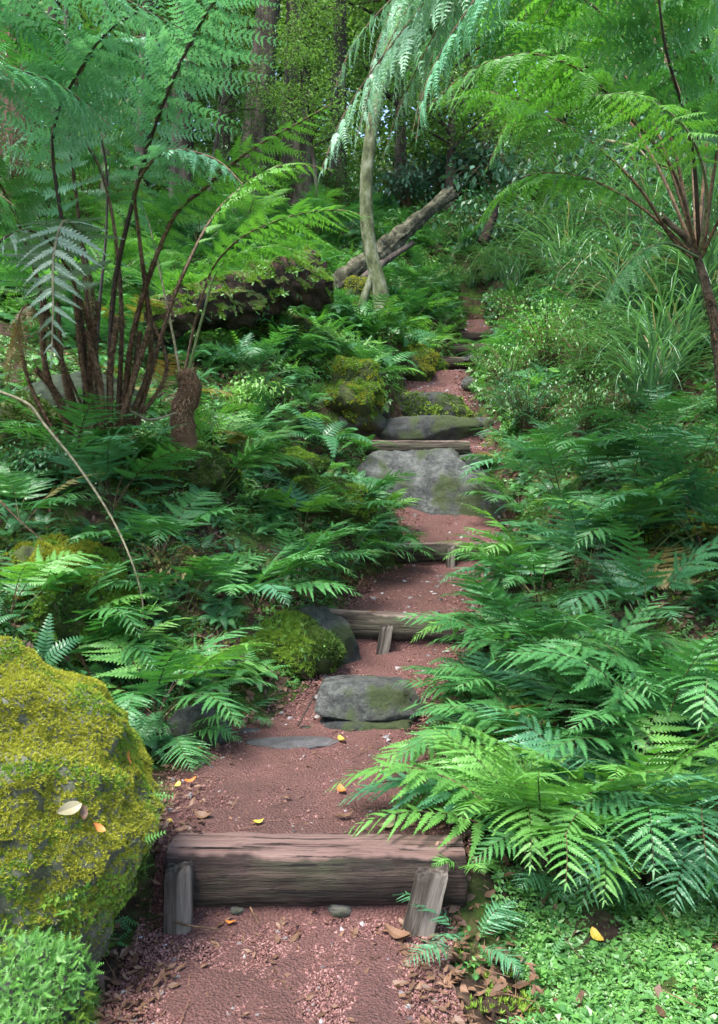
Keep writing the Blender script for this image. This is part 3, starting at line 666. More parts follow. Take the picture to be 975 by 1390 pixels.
# ------------------------------------------------------------------ ferns, one row each: label, base pixel, size, fronds, leaf, kind, extras
B,M_,D,U='fern_bright','fern_mid','fern_dark','fern_cool'
FERNS=[
 # right foreground thicket
 ('large bright fern at the lower right arching its fronds over the right stake',735,1185,.82,9,B,'broad',dict(dirs=[150,195,235,265,120,300,90,175,20],mats=[B,U])),
 ('bright green fern with drooping fronds just right of the nearest log end',700,1135,.62,7,B,'broad',dict(dirs=[200,245,280,160,110,330])),
 ('wide mid green fern low at the right, above the small leaved ground cover',890,1175,.72,8,M_,'broad',dict(dirs=[180,230,270,310,0,140,90],mats=[U],tilt=8)),
 ('glossy dark fern cut by the right edge of the view near the bottom',968,1160,.74,8,D,'fine',dict(dirs=[190,230,260,160,120,290],mats=[U],tilt=6)),
 ('tall fern with upright fronds at the right edge beside the watermark free bank',895,1075,.95,9,M_,'broad',dict(dirs=[180,220,150,260,110,80,300,20],tilt=-4,mats=[M_])),
 ('big fresh green fern spilling over the right side of the first gravel terrace',725,1050,.74,9,M_,'broad',dict(dirs=[165,195,225,150,255,120,90,290,40],mats=[B])),
 ('bluish green fern leaning over the gravel beside the flat stone step',690,985,.62,8,M_,'broad',dict(dirs=[170,200,145,235,110,80,270],mats=[U,B])),
 ('dense dark fern in the middle of the right bank, nearest to the second log',740,930,.80,9,M_,'broad',dict(mats=[M_,U])),
 ('light green fern overhanging the right end of the second log step',705,895,.70,8,M_,'broad',dict(dirs=[170,190,150,215,120,250,80,300],mats=[B])),
 ('broad blue green fern in front of the dense dark one on the right bank',800,1010,.86,9,M_,'broad',dict(mats=[B,U])),
 ('mid green fern at the right edge halfway down the picture',950,990,.86,8,M_,'broad',dict(mats=[B],dirs=[180,210,150,250,120,280,90])),
 ('dark fern behind the tallest one at the right edge',880,860,.78,8,D,'broad',dict(mats=[M_])),
 ('bluish fern above the right end of the second log step',735,830,.70,8,M_,'broad',dict(mats=[U],dirs=[160,190,215,130,250,90,40])),
 ('light green tipped fern reaching left over the short stake below the boulder',715,790,.68,8,B,'broad',dict(dirs=[165,185,150,205,120,240,90,60],mats=[M_])),
 ('dark blue fern at mid height on the right bank, left of the tall stem',800,790,.80,9,D,'broad',dict(mats=[M_,U])),
 ('large mid green fern at mid height on the right bank',870,770,.85,9,M_,'broad',dict(mats=[D,B])),
 ('fern with long flat fronds at the right edge below the sedge clump',955,760,.85,8,D,'broad',dict(mats=[U],dirs=[180,200,160,220,140,260])),
 ('yellowish green fern right of the boulder foot',705,700,.62,7,M_,'fine',dict(dirs=[180,200,150,230,100,60],mats=[B])),
 ('ladder like pale fern with stiff upright fronds right of the boulder',770,700,.95,6,M_,'fine',dict(tilt=-12,mats=[U])),
 ('wide dark fern below the sedge clump on the right bank',850,680,.95,9,D,'broad',dict(mats=[M_])),
 ('feathery mid green fern at the right edge above the flat frond fern',940,670,.95,8,M_,'fine',dict(mats=[U])),
 ('small dark fern just right of the stones above the boulder',690,645,.55,7,D,'fine',dict(mats=[M_])),
 ('fern half hidden under the leafy shrub on the right bank',760,630,.75,7,D,'fine',dict(mats=[M_])),
 ('olive green fern under the sedge leaves near the right edge',900,600,.80,7,M_,'fine',dict(mats=[D])),
 ('bright fern arching over the soil between the leaning stake and the leafy carpet',800,1190,.66,8,B,'broad',dict(dirs=[200,240,270,300,160,340,120,60],mats=[M_])),
 ('upright light fern in the lower right, framed by the two wide ones',845,1150,.80,7,B,'broad',dict(tilt=-8,mats=[U])),
 ('tiny bright fern at the foot of the leaning stake on the near right',628,1195,.20,5,B,'fine',{}),
 ('small blue green fern lying on the ground at the bottom middle right',635,1300,.30,6,U,'fine',dict(tilt=12)),
 ('low dark fern rooted just under the ground cover at bottom right',760,1215,.34,6,D,'fine',dict(tilt=5)),
 # left bank
 ('big fern with arching bright fronds left of the gravel terrace',215,985,.66,8,M_,'broad',dict(dirs=[0,330,30,300,200,150,90,260],mats=[B])),
 ('dark fern hanging over the left edge of the first gravel terrace',238,1010,.40,6,D,'fine',dict(dirs=[330,290,0,250,200],mats=[M_],tilt=10)),
 ('bright fern behind the huge mossy boulder, left side',130,930,.60,8,M_,'broad',dict(mats=[B],dirs=[0,40,330,90,150,200,300])),
 ('small dark leaved fern at the foot of the left bank by the sunken stone',330,985,.24,6,D,'fine',dict(mats=[M_])),
 ('light green fern left of the pointed rock, one long frond pointing right',275,935,.42,5,B,'broad',dict(dirs=[10,350,190,140,60])),
 ('upright bright fern at the left edge above the mossy boulder',95,880,.62,7,B,'broad',dict(dirs=[20,160,340,90,60,200],tilt=-5,mats=[M_])),
 ('pale green fern cut by the left edge above the mossy boulder',15,850,.60,6,M_,'broad',dict(mats=[B])),
 ('fern in the centre of the left bank with fronds hanging over the moss hump',345,830,.62,8,M_,'broad',dict(dirs=[0,325,35,290,200,250,150,90],mats=[U,B])),
 ('blue green fern beside the moss hump, hanging towards the second log',400,800,.58,8,M_,'broad',dict(dirs=[0,325,30,285,200,240],mats=[U])),
 ('dark fern in the hollow left of the centre fern',250,830,.55,7,D,'broad',dict(mats=[M_])),
 ('fern with long drooping fronds left of the second log step',470,775,.52,8,M_,'fine',dict(dirs=[0,330,300,260,190,40,90],mats=[D])),
 ('fern beside the left end of the log below the boulder',520,760,.48,7,M_,'fine',dict(dirs=[320,290,250,200,0,120],mats=[D,B])),
 ('bright fern above the left side of the path, left of the boulder foot',470,715,.62,8,M_,'broad',dict(mats=[B])),
 ('light fern leaning onto the left flank of the big boulder',520,705,.36,8,B,'broad',dict(dirs=[340,20,300,150,200,90])),
 ('wide fern between the hairy stump and the big boulder',410,725,.52,8,M_,'broad',dict(mats=[B,D])),
 ('bright flat fern below the hairy tree fern stump',290,680,.80,8,B,'broad',dict(dirs=[0,180,20,340,160,200,90],mats=[M_])),
 ('upright ladder fern in front of the hairy stump',288,640,.62,4,B,'fine',dict(tilt=-22)),
 ('dark blue fern in the shade below the tree fern stems',150,700,.75,8,D,'broad',dict(mats=[U])),
 ('large shaded fern hanging at the left below the arching bare stem',95,650,.72,7,D,'fine',dict(dirs=[0,330,300,200,250],mats=[M_])),
 ('mid green fern in the dark hollow left of the centre',215,760,.60,7,D,'broad',dict(mats=[M_])),
 ('fern at the left edge in the shade of the tree fern',25,720,.60,7,D,'broad',dict(mats=[M_])),
 ('small round leaved bluish fern at the left edge beside the bare stem',10,560,.32,6,U,'lance',{}),
 ('single upright fern between the hairy stump and the moss mound',326,515,.62,4,U,'fine',dict(tilt=-25)),
 ('fern in the hollow right of the hairy stump',370,590,.60,7,M_,'fine',dict(mats=[B,D])),
 ('dark fern above the left end of the thin log',385,600,.50,7,D,'fine',dict(mats=[M_])),
 ('fern left of the broad grey rock by the mossy steps',420,560,.42,7,M_,'fine',dict(mats=[B])),
 ('fern growing from the log end behind the hairy stump',325,625,.58,7,M_,'broad',dict(mats=[D])),
 ('small fern right behind the left end post of the thin log',440,655,.30,6,B,'fine',dict(mats=[M_])),
 # upper middle
 ('fern on the mound left of the mossy stone step',500,520,.70,8,M_,'fine',dict(mats=[B])),
 ('bright fern at the left edge of the upper red terrace',560,495,.75,8,B,'fine',dict(mats=[M_])),
 ('fern right of the moss mound in the middle of the picture',525,470,.80,8,M_,'broad',dict(mats=[B])),
 ('bright lime fern bush left of the upper steps',590,480,.75,9,B,'lance',dict(mats=[M_])),
 ('dark fern in front of the slender mossy trunk',490,450,.80,8,D,'fine',dict(mats=[M_])),
 ('light fern right of the slender mossy trunk',560,440,.95,8,M_,'broad',dict(mats=[B])),
 ('fern left of the uppermost log steps',600,448,.55,8,D,'fine',dict(mats=[M_])),
 ('small fern below the left half of the big fallen mossy log',440,440,.85,7,M_,'fine',dict(mats=[B])),
 ('fern in the middle distance left of the moss mound',400,490,.80,8,M_,'fine',dict(mats=[B])),
 ('tall fern beneath the end of the mossy fallen log',360,520,.75,8,M_,'fine',dict(mats=[D])),
 ('fern behind the uppermost steps under the hillside grass',570,400,1.0,8,D,'fine',dict(mats=[M_])),
 ('dark fern on the hillside right of the leaning dead log',610,360,1.1,8,D,'fine',{}),
 ('pair tipped light fern at the top of the path on its left',545,410,.9,7,M_,'fine',dict(mats=[B])),
 # hillside left, far
 ('pale green fern on the far slope right of the tree fern stems',270,345,1.3,8,M_,'lacy',dict(mats=[B])),
 ('light fern on the far slope above the mossy fallen log',340,330,1.3,8,B,'lacy',{}),
 ('far fern behind the bright flat frond of the hairy stump',420,330,1.3,8,M_,'lacy',dict(mats=[B])),
 ('far fern at the foot of the twin background trunks',390,300,1.5,8,B,'lacy',dict(mats=[M_])),
 ('far fern on the slope at the left behind the stems',190,340,1.4,8,B,'lacy',dict(mats=[M_])),
 ('far fern at the left edge of the distant slope',60,330,1.4,8,M_,'lacy',dict(mats=[B])),
 ('fern left of the leaning dead log on the far slope',470,330,1.2,8,D,'lacy',dict(mats=[M_])),
 ('fern on the mossy fallen log top near its right end',395,370,.7,7,B,'lacy',dict(mats=[M_])),
 ('light green fern filling the slope behind the leftmost stems',50,430,1.15,9,B,'broad',dict(mats=[M_])),
 ('fresh green fern behind the middle of the hairy stem cluster',150,400,1.2,9,B,'lacy',dict(mats=[M_])),
 ('fresh fern between the stem cluster and the mossy fallen log',225,430,1.0,8,B,'broad',dict(mats=[M_])),
 ('light fern in front of the mossy fallen log, right half',400,430,.95,8,B,'broad',dict(mats=[M_])),
 ('light fern hanging before the left half of the fallen log',300,445,.9,8,B,'fine',dict(mats=[M_])),
 ('yellowing fern in the shade behind the tree fern stems',190,470,.8,5,'fern_yellow','broad',dict(mats=[M_])),
 ('browned fern left of the hairy stump',215,560,.7,5,'fern_brown','fine',dict(mats=['fern_yellow'])),
]
ferns=[]
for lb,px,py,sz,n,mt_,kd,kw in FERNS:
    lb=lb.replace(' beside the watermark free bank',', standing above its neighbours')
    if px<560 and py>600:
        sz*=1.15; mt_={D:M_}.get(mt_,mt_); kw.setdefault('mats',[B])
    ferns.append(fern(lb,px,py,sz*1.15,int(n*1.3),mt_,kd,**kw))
# ------------------------------------------------------------------ tree ferns
def hairy(g,C,r,n=900,l=.05,mi=0,down=.6):
    n=int(n*1.3)
    """fibrous coat on a trunk"""
    C=smooth_curve(C,40); T,S,N=frames(C); V=[];Fa=[]
    for i in range(n):
        k=RNG.integers(0,39); a=RNG.uniform(0,2*math.pi); rad=np.interp(k,[0,39],[r[0],r[1]])
        dr=S[k]*math.cos(a)+N[k]*math.sin(a); p=C[k]+(C[k+1]-C[k])*RNG.random()+dr*rad*.9
        e=p+(dr*.55+T[k]*RNG.uniform(-.5,1)+np.array([0,0,-down])+RNG.normal(0,.3,3))*l*RNG.uniform(.4,1.1)
        t=np.cross(dr,T[k])*.0035
        V+=[p-t,p+t,e]; Fa.append((3*i,3*i+1,3*i+2))
    g.add(np.array(V),np.array(Fa),mi,np.repeat(RNG.random(n),3))
def big_frond(root,pts,t0,npair,Lp,mat,stem='stem_dark',rad=.012,hang=.25,kind='lacy',shape=shape_lance,ang=70,hair=0,name='frond'):
    base=np.array(root.location); P=np.array([at(*p) for p in pts])-base
    C=smooth_curve(P,44); g=Geo(); frond(g,C,t0,int(npair*(.82 if kind=='lacy' else 1)),Lp,kind,shape,ang,rad,None,hang)
    mats=[MT[mat],MT[stem]]
    if hair:
        k=int(44*min(t0,.45)); hairy(g,C[:k],(rad*.95,rad*.8),hair,.035,2,.2); mats.append(MT['hair'])
    return g.build(name,mats,root)
def tree_fern(label,px,py,d,name='tree_fern',up=0):
    r_=empty(name,at(px,py,d)); return tag(r_,label,'tree fern','tree ferns')

# left cluster of hairy stems
tf=tree_fern('tree fern with dark hairy stems fanning up from one base on the left bank',140,592,6.0)
g=Geo(); o_=np.array(tf.location)
tube(g,[(0,0,-.3),(0,0,0),(.0,0,.2),(0,0,.38),(0,0,.5)],np.array([.27,.25,.21,.15,.05]),18,0,.5,True,.12)
hairy(g,[(0,0,-.2),(0,0,.15),(0,0,.48)],(.25,.12),5200,.10,1); g.build('stem_base',[MT['hair'],MT['hair_pale']],tf)
def stems(pts,t0,npair,Lp,mat,**k): return big_frond(tf,pts,t0,npair,Lp,mat,**k)
stems([(150,580,6),(154,402,5.8),(185,256,5.5),(220,144,5.2),(267,41,4.9),(310,-20,4.7),(380,-70,4.5)],.50,24,.62,'fern_blue',rad=.026,hair=500,hang=.35)
stems([(165,580,6),(184,438,5.8),(231,303,5.6),(277,256,5.4),(338,205,5.2),(410,164,5.0),(452,140,4.9)],.44,24,.42,'fern_bright',stem='stem_brown',rad=.028,hair=1400,hang=.3)
stems([(118,580,6),(112,450,5.8),(84,300,5.6),(72,180,5.4),(110,92,5.1),(150,40,4.9),(215,0,4.6)],.44,22,.62,'fern_blue',rad=.025,hair=1200,hang=.4)
stems([(110,580,6),(66,430,5.8),(20,290,5.4),(-40,200,5.0),(-130,170,4.7)],.4,20,.60,'fern_mid',stem='stem_brown',rad=.026,hair=1200,hang=.4)
stems([(130,575,6),(128,430,5.7),(112,330,5.3),(88,300,5.0),(73,345,4.8),(72,420,4.75),(70,490,4.75)],.50,15,.40,'fern_grey',stem='stem_pale',rad=.022,hair=900,hang=.05,kind='lobed',shape=shape_tri,ang=78)
stems([(140,575,6.05),(120,440,5.7),(70,330,5.2),(10,320,4.9),(-50,400,4.8)],.45,16,.42,'fern_grey',stem='stem_brown',rad=.022,hair=900,hang=.3,kind='lobed',shape=shape_tri,ang=74)
stems([(175,575,6),(205,480,5.9),(190,330,5.6),(185,255,5.3),(225,205,5.0),(290,215,4.8),(330,250,4.7)],.55,18,.40,'fern_blue',stem='stem_brown',rad=.025,hair=1200,hang=.3)
stems([(185,580,6),(215,470,6.0),(245,380,6.1),(300,280,6.3),(380,225,6.5),(450,230,6.6)],.5,18,.42,'fern_bright',stem='stem_brown',rad=.022,hair=900,hang=.3)
stems([(125,580,6),(135,420,6.1),(145,300,6.2),(140,200,6.1),(100,110,5.8),(30,60,5.5),(-60,70,5.2)],.5,20,.65,'fern_mid',rad=.018,hang=.4)
stems([(140,580,6),(120,420,5.9),(105,280,5.8),(95,170,5.6),(120,80,5.4),(190,50,5.2),(270,90,5.0)],.5,20,.50,'fern_blue',stem='stem_brown',rad=.022,hair=600,hang=.5)
stems([(160,580,6),(165,420,5.9),(150,280,5.8),(120,200,5.7),(60,170,5.6),(0,220,5.5),(-40,300,5.4)],.5,18,.45,'fern_mid',stem='stem_brown',rad=.022,hair=600,hang=.5)
# broken bare stems
for P_,rr in (([(100,590,5.9),(62,500,5.8),(58,400,5.7)],.022),([(125,585,5.8),(122,500,5.75),(132,410,5.7)],.022),([(150,588,5.8),(150,500,5.75),(160,430,5.7)],.024),([(160,588,5.8),(186,500,5.75),(205,440,5.7)],.021),([(95,590,5.9),(80,540,5.8),(48,500,5.7)],.022),([(140,588,5.8),(136,520,5.7),(118,450,5.7)],.023),([(165,590,6),(180,520,5.9),(190,450,5.9)],.02),([(112,595,5.9),(88,520,5.7),(78,410,5.6)],.015),([(135,590,5.85),(112,500,5.7),(102,400,5.6)],.018),([(80,600,5.9),(40,520,5.9),(22,440,5.8)],.014),([(170,590,6),(226,505,6.0),(200,420,6.1)],.015)):
    P3=np.array([at(*p) for p in P_])-o_; g=Geo(); tube(g,smooth_curve(P3,20),rr,6,0,.5,True,.05); hairy(g,P3,(rr,rr),800,.045,1,.3); g.build('broken_stem',[MT['stem_brown'],MT['hair']],tf)
# a few withered hanging fronds on the left tree fern
for pts_ in ([(120,570,6),(60,440,5.6),(30,420,5.4),(10,520,5.5)],):
    big_frond(tf,pts_,.45,12,.3,'fern_brown','stem_brown',.012,.9,'lacy_far',name='withered_frond')

# hairy stump with the bright flat frond
ts=tree_fern('short hairy knobbly fern stump with one wide bright flat frond left of centre',250,606,6.3,'tree_fern')
g=Geo(); o2=np.array(ts.location); C=np.array([at(250,625,6.3),at(250,600,6.3),at(247,560,6.3),at(258,530,6.3),at(251,503,6.3)])-o2
tube(g,smooth_curve(C,18),np.interp(np.linspace(0,1,18),[0,.5,.75,.9,1],[.13,.085,.10,.085,.05]),14,0,.5,True,.07); hairy(g,C,(.1,.085),5000,.055,1); g.build('trunk',[MT['hair'],MT['hair_light']],ts)
for pts_,t0,n_p,lp,mt,st,h_ in (([(251,505,6.3),(262,450,6.3),(275,400,6.2),(294,356,6.1),(335,318,5.9),(400,292,5.7),(460,285,5.5),(498,293,5.4)],.34,24,.50,'fern_bright','stem_brown',.12),
    ([(256,505,6.3),(275,430,6.25),(300,360,6.2),(360,335,6.2),(430,345,6.2)],.4,18,.36,'fern_bright','stem_green',.15),
    ([(244,505,6.3),(232,440,6.3),(215,360,6.3),(198,290,6.3),(170,240,6.2)],.55,14,.30,'fern_mid','stem_pale',.3)):
    big_frond(ts,pts_,t0,n_p,lp,mt,st,.013,h_)

# tree fern outside the left edge
tl=tree_fern('tree fern outside the left edge sending fronds across the top left corner',-230,900,4.4)
g=Geo(); o3=np.array(tl.location); C=np.array([at(-230,960,4.4),at(-225,600,4.4),at(-215,230,4.4)])-o3; tube(g,smooth_curve(C,24),np.linspace(.13,.09,24),12,0,.5,True,.07); hairy(g,C,(.13,.09),1500,.05); g.build('trunk',[MT['hair']],tl)
for i,pts_ in enumerate(([(-215,235,4.4),(-120,-20,4.6),(60,-60,4.9),(220,-40,5.2),(340,30,5.4)],[(-215,235,4.4),(-150,140,4.4),(-40,90,4.5),(70,110,4.6),(150,170,4.7)],[(-215,235,4.4),(-160,60,4.4),(-30,-30,4.5),(120,-20,4.6),(250,40,4.7)],[(-215,235,4.4),(-150,200,4.3),(-60,220,4.2),(20,280,4.2)],[(-215,235,4.4),(-120,60,4.6),(20,20,5),(150,60,5.3),(230,120,5.5)])):
    big_frond(tl,pts_,.22,24,.60,('fern_blue','fern_blue','fern_blue','fern_mid','fern_mid')[i],'stem_brown',.016,.45)

MT['bark_dk']=noisemat('bark_dark',[(.3,(.03,.022,.014)),(.7,(.12,.09,.06))],20,8,.9,1,.02)
# right tree fern
tr=tree_fern('tree fern with a slim brown trunk at the right edge and arching stems reaching left',985,575,4.95)
g=Geo(); o4=np.array(tr.location); C=np.array([at(1000,700,5.0),at(985,560,4.95),at(975,470,4.9),at(962,400,4.9),at(940,335,4.9),at(900,295,4.85)])-o4
tube(g,smooth_curve(C,30),np.linspace(.055,.018,30),10,0,.5,True,.06); hairy(g,C[:4],(.055,.04),900,.04,1); g.build('trunk',[MT['bark_dk'],MT['hair']],tr)
RF=[([(947,345,4.9),(930,150,5.2),(860,20,5.5),(740,-30,5.8),(640,0,6.0),(560,80,6.1)],.34,26,.66,'fern_mid','stem_brown',.015,.5),
 ([(947,345,4.9),(965,150,4.9),(985,20,4.8),(960,-60,4.7),(880,-80,4.6)],.34,22,.6,'fern_bright','stem_brown',.015,.5),
 ([(945,345,4.9),(890,220,5.3),(840,150,5.6),(770,110,5.8),(700,150,5.9),(660,230,5.9)],.34,22,.5,'fern_bright','stem_brown',.013,.6),
 ([(947,345,4.9),(916,236,4.7),(865,169,4.5),(808,110,4.4),(772,87,4.3),(711,72,4.2),(640,95,4.1),(575,150,4.0)],.30,26,.52,'fern_bright','stem_brown',.013,.55),
 ([(940,350,4.9),(910,320,4.9),(865,251,4.75),(803,192,4.8),(747,159,4.85),(701,138,4.9),(654,123,5),(600,140,5.1)],.34,24,.42,'fern_bright','stem_brown',.013,.5),
 ([(936,340,4.9),(865,277,4.9),(793,241,5),(726,236,5.1),(680,262,5.2),(640,315,5.3)],.28,22,.36,'fern_bright','stem_brown',.012,.5),
 ([(950,340,4.9),(940,200,4.6),(905,70,4.3),(880,-60,4.1),(800,-130,3.9)],.34,24,.6,'fern_mid','stem_dark',.015,.5),
 ([(955,340,4.9),(975,200,4.7),(1010,60,4.5),(1060,-60,4.3)],.3,22,.6,'fern_mid','stem_brown',.015,.5),
 ([(945,345,4.9),(905,170,4.8),(830,30,4.7),(720,-30,4.6),(600,-20,4.5)],.36,26,.6,'fern_bright','stem_brown',.014,.55),
 ([(945,335,4.9),(880,150,5.0),(800,60,5.1),(700,30,5.2),(600,50,5.3),(540,110,5.4)],.4,24,.55,'fern_mid','stem_brown',.013,.5),
 ([(950,345,4.9),(960,260,4.6),(935,180,4.2),(870,130,3.9),(800,130,3.7)],.35,20,.42,'fern_bright','stem_pale',.012,.5),
 ([(950,350,4.9),(900,330,4.7),(850,360,4.6),(815,420,4.5)],.35,16,.26,'fern_mid','stem_green',.010,.5),
 ([(952,350,4.9),(985,290,4.7),(1040,300,4.5),(1080,380,4.4)],.3,18,.45,'fern_mid','stem_brown',.012,.5)]
for pts_,t0,n_p,lp,mt,st,rd,h_ in RF: big_frond(tr,pts_,t0,n_p,lp,mt,st,rd,h_)

# near tree fern outside the top right corner: its pale fronds hang into the top of the view
tn=tree_fern('tall tree fern beyond the top right corner, its pale blue hanging fronds',1180,1000,3.5)
g=Geo(); o5=np.array(tn.location); C=np.array([at(1180,1150,3.5),at(1170,500,3.5),at(1120,-150,3.4)])-o5; tube(g,smooth_curve(C,24),np.linspace(.13,.08,24),12,0,.5,True,.07); hairy(g,C,(.13,.08),1500,.05); g.build('trunk',[MT['hair']],tn)
for pts_,lp,mt in (([(1120,-150,3.4),(980,-230,3.4),(800,-200,3.4),(640,-70,3.35),(540,50,3.3),(470,150,3.25),(436,232,3.2)],.46,'fern_pale'),
    ([(1120,-150,3.4),(1000,-210,3.3),(860,-200,3.2),(720,-90,3.1),(630,20,3.1),(580,110,3.1),(565,190,3.1)],.38,'fern_blue'),
    ([(1120,-150,3.4),(960,-260,3.45),(780,-230,3.5),(640,-110,3.5),(560,0,3.5),(510,100,3.45),(485,185,3.4)],.42,'fern_pale'),
    ([(1120,-150,3.4),(980,-260,3.5),(820,-210,3.6),(690,-90,3.6),(600,30,3.55),(545,140,3.5),(520,215,3.5)],.34,'fern_pale'),
    ([(1120,-150,3.4),(950,-240,3.3),(760,-190,3.25),(620,-80,3.2),(530,0,3.2),(480,60,3.2),(455,120,3.2)],.34,'fern_pale'),
    ([(1120,-150,3.4),(1000,-300,3.6),(800,-290,3.7),(660,-190,3.7),(570,-60,3.7),(520,40,3.65),(500,110,3.6),(492,160,3.6)],.40,'fern_pale'),
    ([(1120,-150,3.4),(1020,-320,4.2),(820,-280,5.0),(660,-140,5.2),(560,-20,5.2),(515,80,5.15),(500,170,5.1)],.46,'fern_bright'),
    ([(1120,-150,3.4),(1050,-320,4.2),(880,-300,5.0),(740,-170,5.2),(640,-30,5.2),(585,80,5.15),(560,180,5.1)],.50,'fern_mid'),
    ([(1120,-150,3.4),(1040,-200,3.3),(900,-160,3.2),(790,-60,3.1),(740,20,3.1)],.28,'fern_mid')):
    big_frond(tn,pts_,.42,30,lp,mt,'stem_brown',.012,.75)
# ------------------------------------------------------------------ shrubs, sedges, trees
def leafq(g_V,g_F,p,d,l,w,n,off):
    s=nz(np.cross(d,n)); m=p+d*l*.5-n*l*.05
    g_V+= [p,m+s*w+n*w*.25,p+d*l-n*l*.18,m-s*w+n*w*.25,m]
    g_F+= [(off,off+4,off+1),(off,off+3,off+4),(off+4,off+2,off+1),(off+4,off+3,off+2)]
def shrub_mesh(h,spread,nst,nl,ll,lw,seed,mat,stem='stem_brown',droop=.25,name='foliage'):
    rg=np.random.default_rng(seed); V=[];Fc=[];gs=Geo()
    for i in range(nst):
        a=rg.uniform(0,2*math.pi); R_=spread*math.sqrt(rg.random())*1.0; hh=h*rg.uniform(.55,1)*(1-.35*(R_/spread)**2)
        C=smooth_curve([(0,0,0),(R_*.35*math.cos(a),R_*.35*math.sin(a),hh*.5),(R_*.8*math.cos(a),R_*.8*math.sin(a),hh*.9),(R_*math.cos(a)*1.15,R_*math.sin(a)*1.15,hh*(1-droop*.3))],14)
        C=C+np.linspace(0,1,14)[:,None]*rg.normal(0,.03*h,(1,3))
        tube(gs,C,np.linspace(.006,.0015,14)*max(1,h),4,0,.5,False)
        for k in range(nl):
            t=.25+.75*(k+.5)/nl; x=t*13; j=min(12,int(x)); p=C[j]+(C[j+1]-C[j])*(x-j); T=nz(C[j+1]-C[j])
            a2=k*2.4+rg.uniform(0,.8); s=nz(np.cross(T,[math.cos(a2),math.sin(a2),.3])); n=nz(np.array([rg.normal(0,.35),rg.normal(0,.35),1]))
            sub=rg.uniform(0,ll*1.2); q=p+s*sub; d=nz(s+T*.5+np.array([0,0,-droop*rg.random()])); l=ll*rg.uniform(.6,1.1)
            leafq(V,Fc,q,d,l,lw*l/ll,n,len(V))
    g2=Geo(); V=np.array(V); g2.add(V,np.array(Fc),0,np.repeat(rg.random(len(V)//5),5))
    return g2.mesh(name,MT[mat]), gs.mesh('branches',MT[stem])
SHR={}
def shrub(label,px,py,kind,s,rz=0,mat=None,group='leafy shrubs on the banks',d=None,cat='shrub',name='shrub'):
    if kind not in SHR:
        SHR[kind]={'small':lambda:shrub_mesh(.9,.55,60,30,.05,.011,3,'leaf_shrub'),
          'broad':lambda:shrub_mesh(1.2,.9,42,18,.13,.036,4,'leaf_glossy',droop=1.2),
          'tiny':lambda:shrub_mesh(.35,.3,36,16,.03,.010,5,'leaf_light'),
          'big':lambda:shrub_mesh(2.6,1.7,70,70,.11,.030,6,'leaf_shrub')}[kind]()
    b=ground_at(px,py) if d is None else at(px,py,d)
    r_=empty(name,b-[0,0,.03],rz); tag(r_,label,cat,group)
    f,st=SHR[kind]
    for me in (f,st):
        o=link(me.name.split('.')[0],me,r_,None,None,s)
    if mat:
        o=r_.children[0] if r_.children[0].data is f else r_.children[1]; o.material_slots[0].link='OBJECT'; o.material_slots[0].material=MT[mat]
    return r_

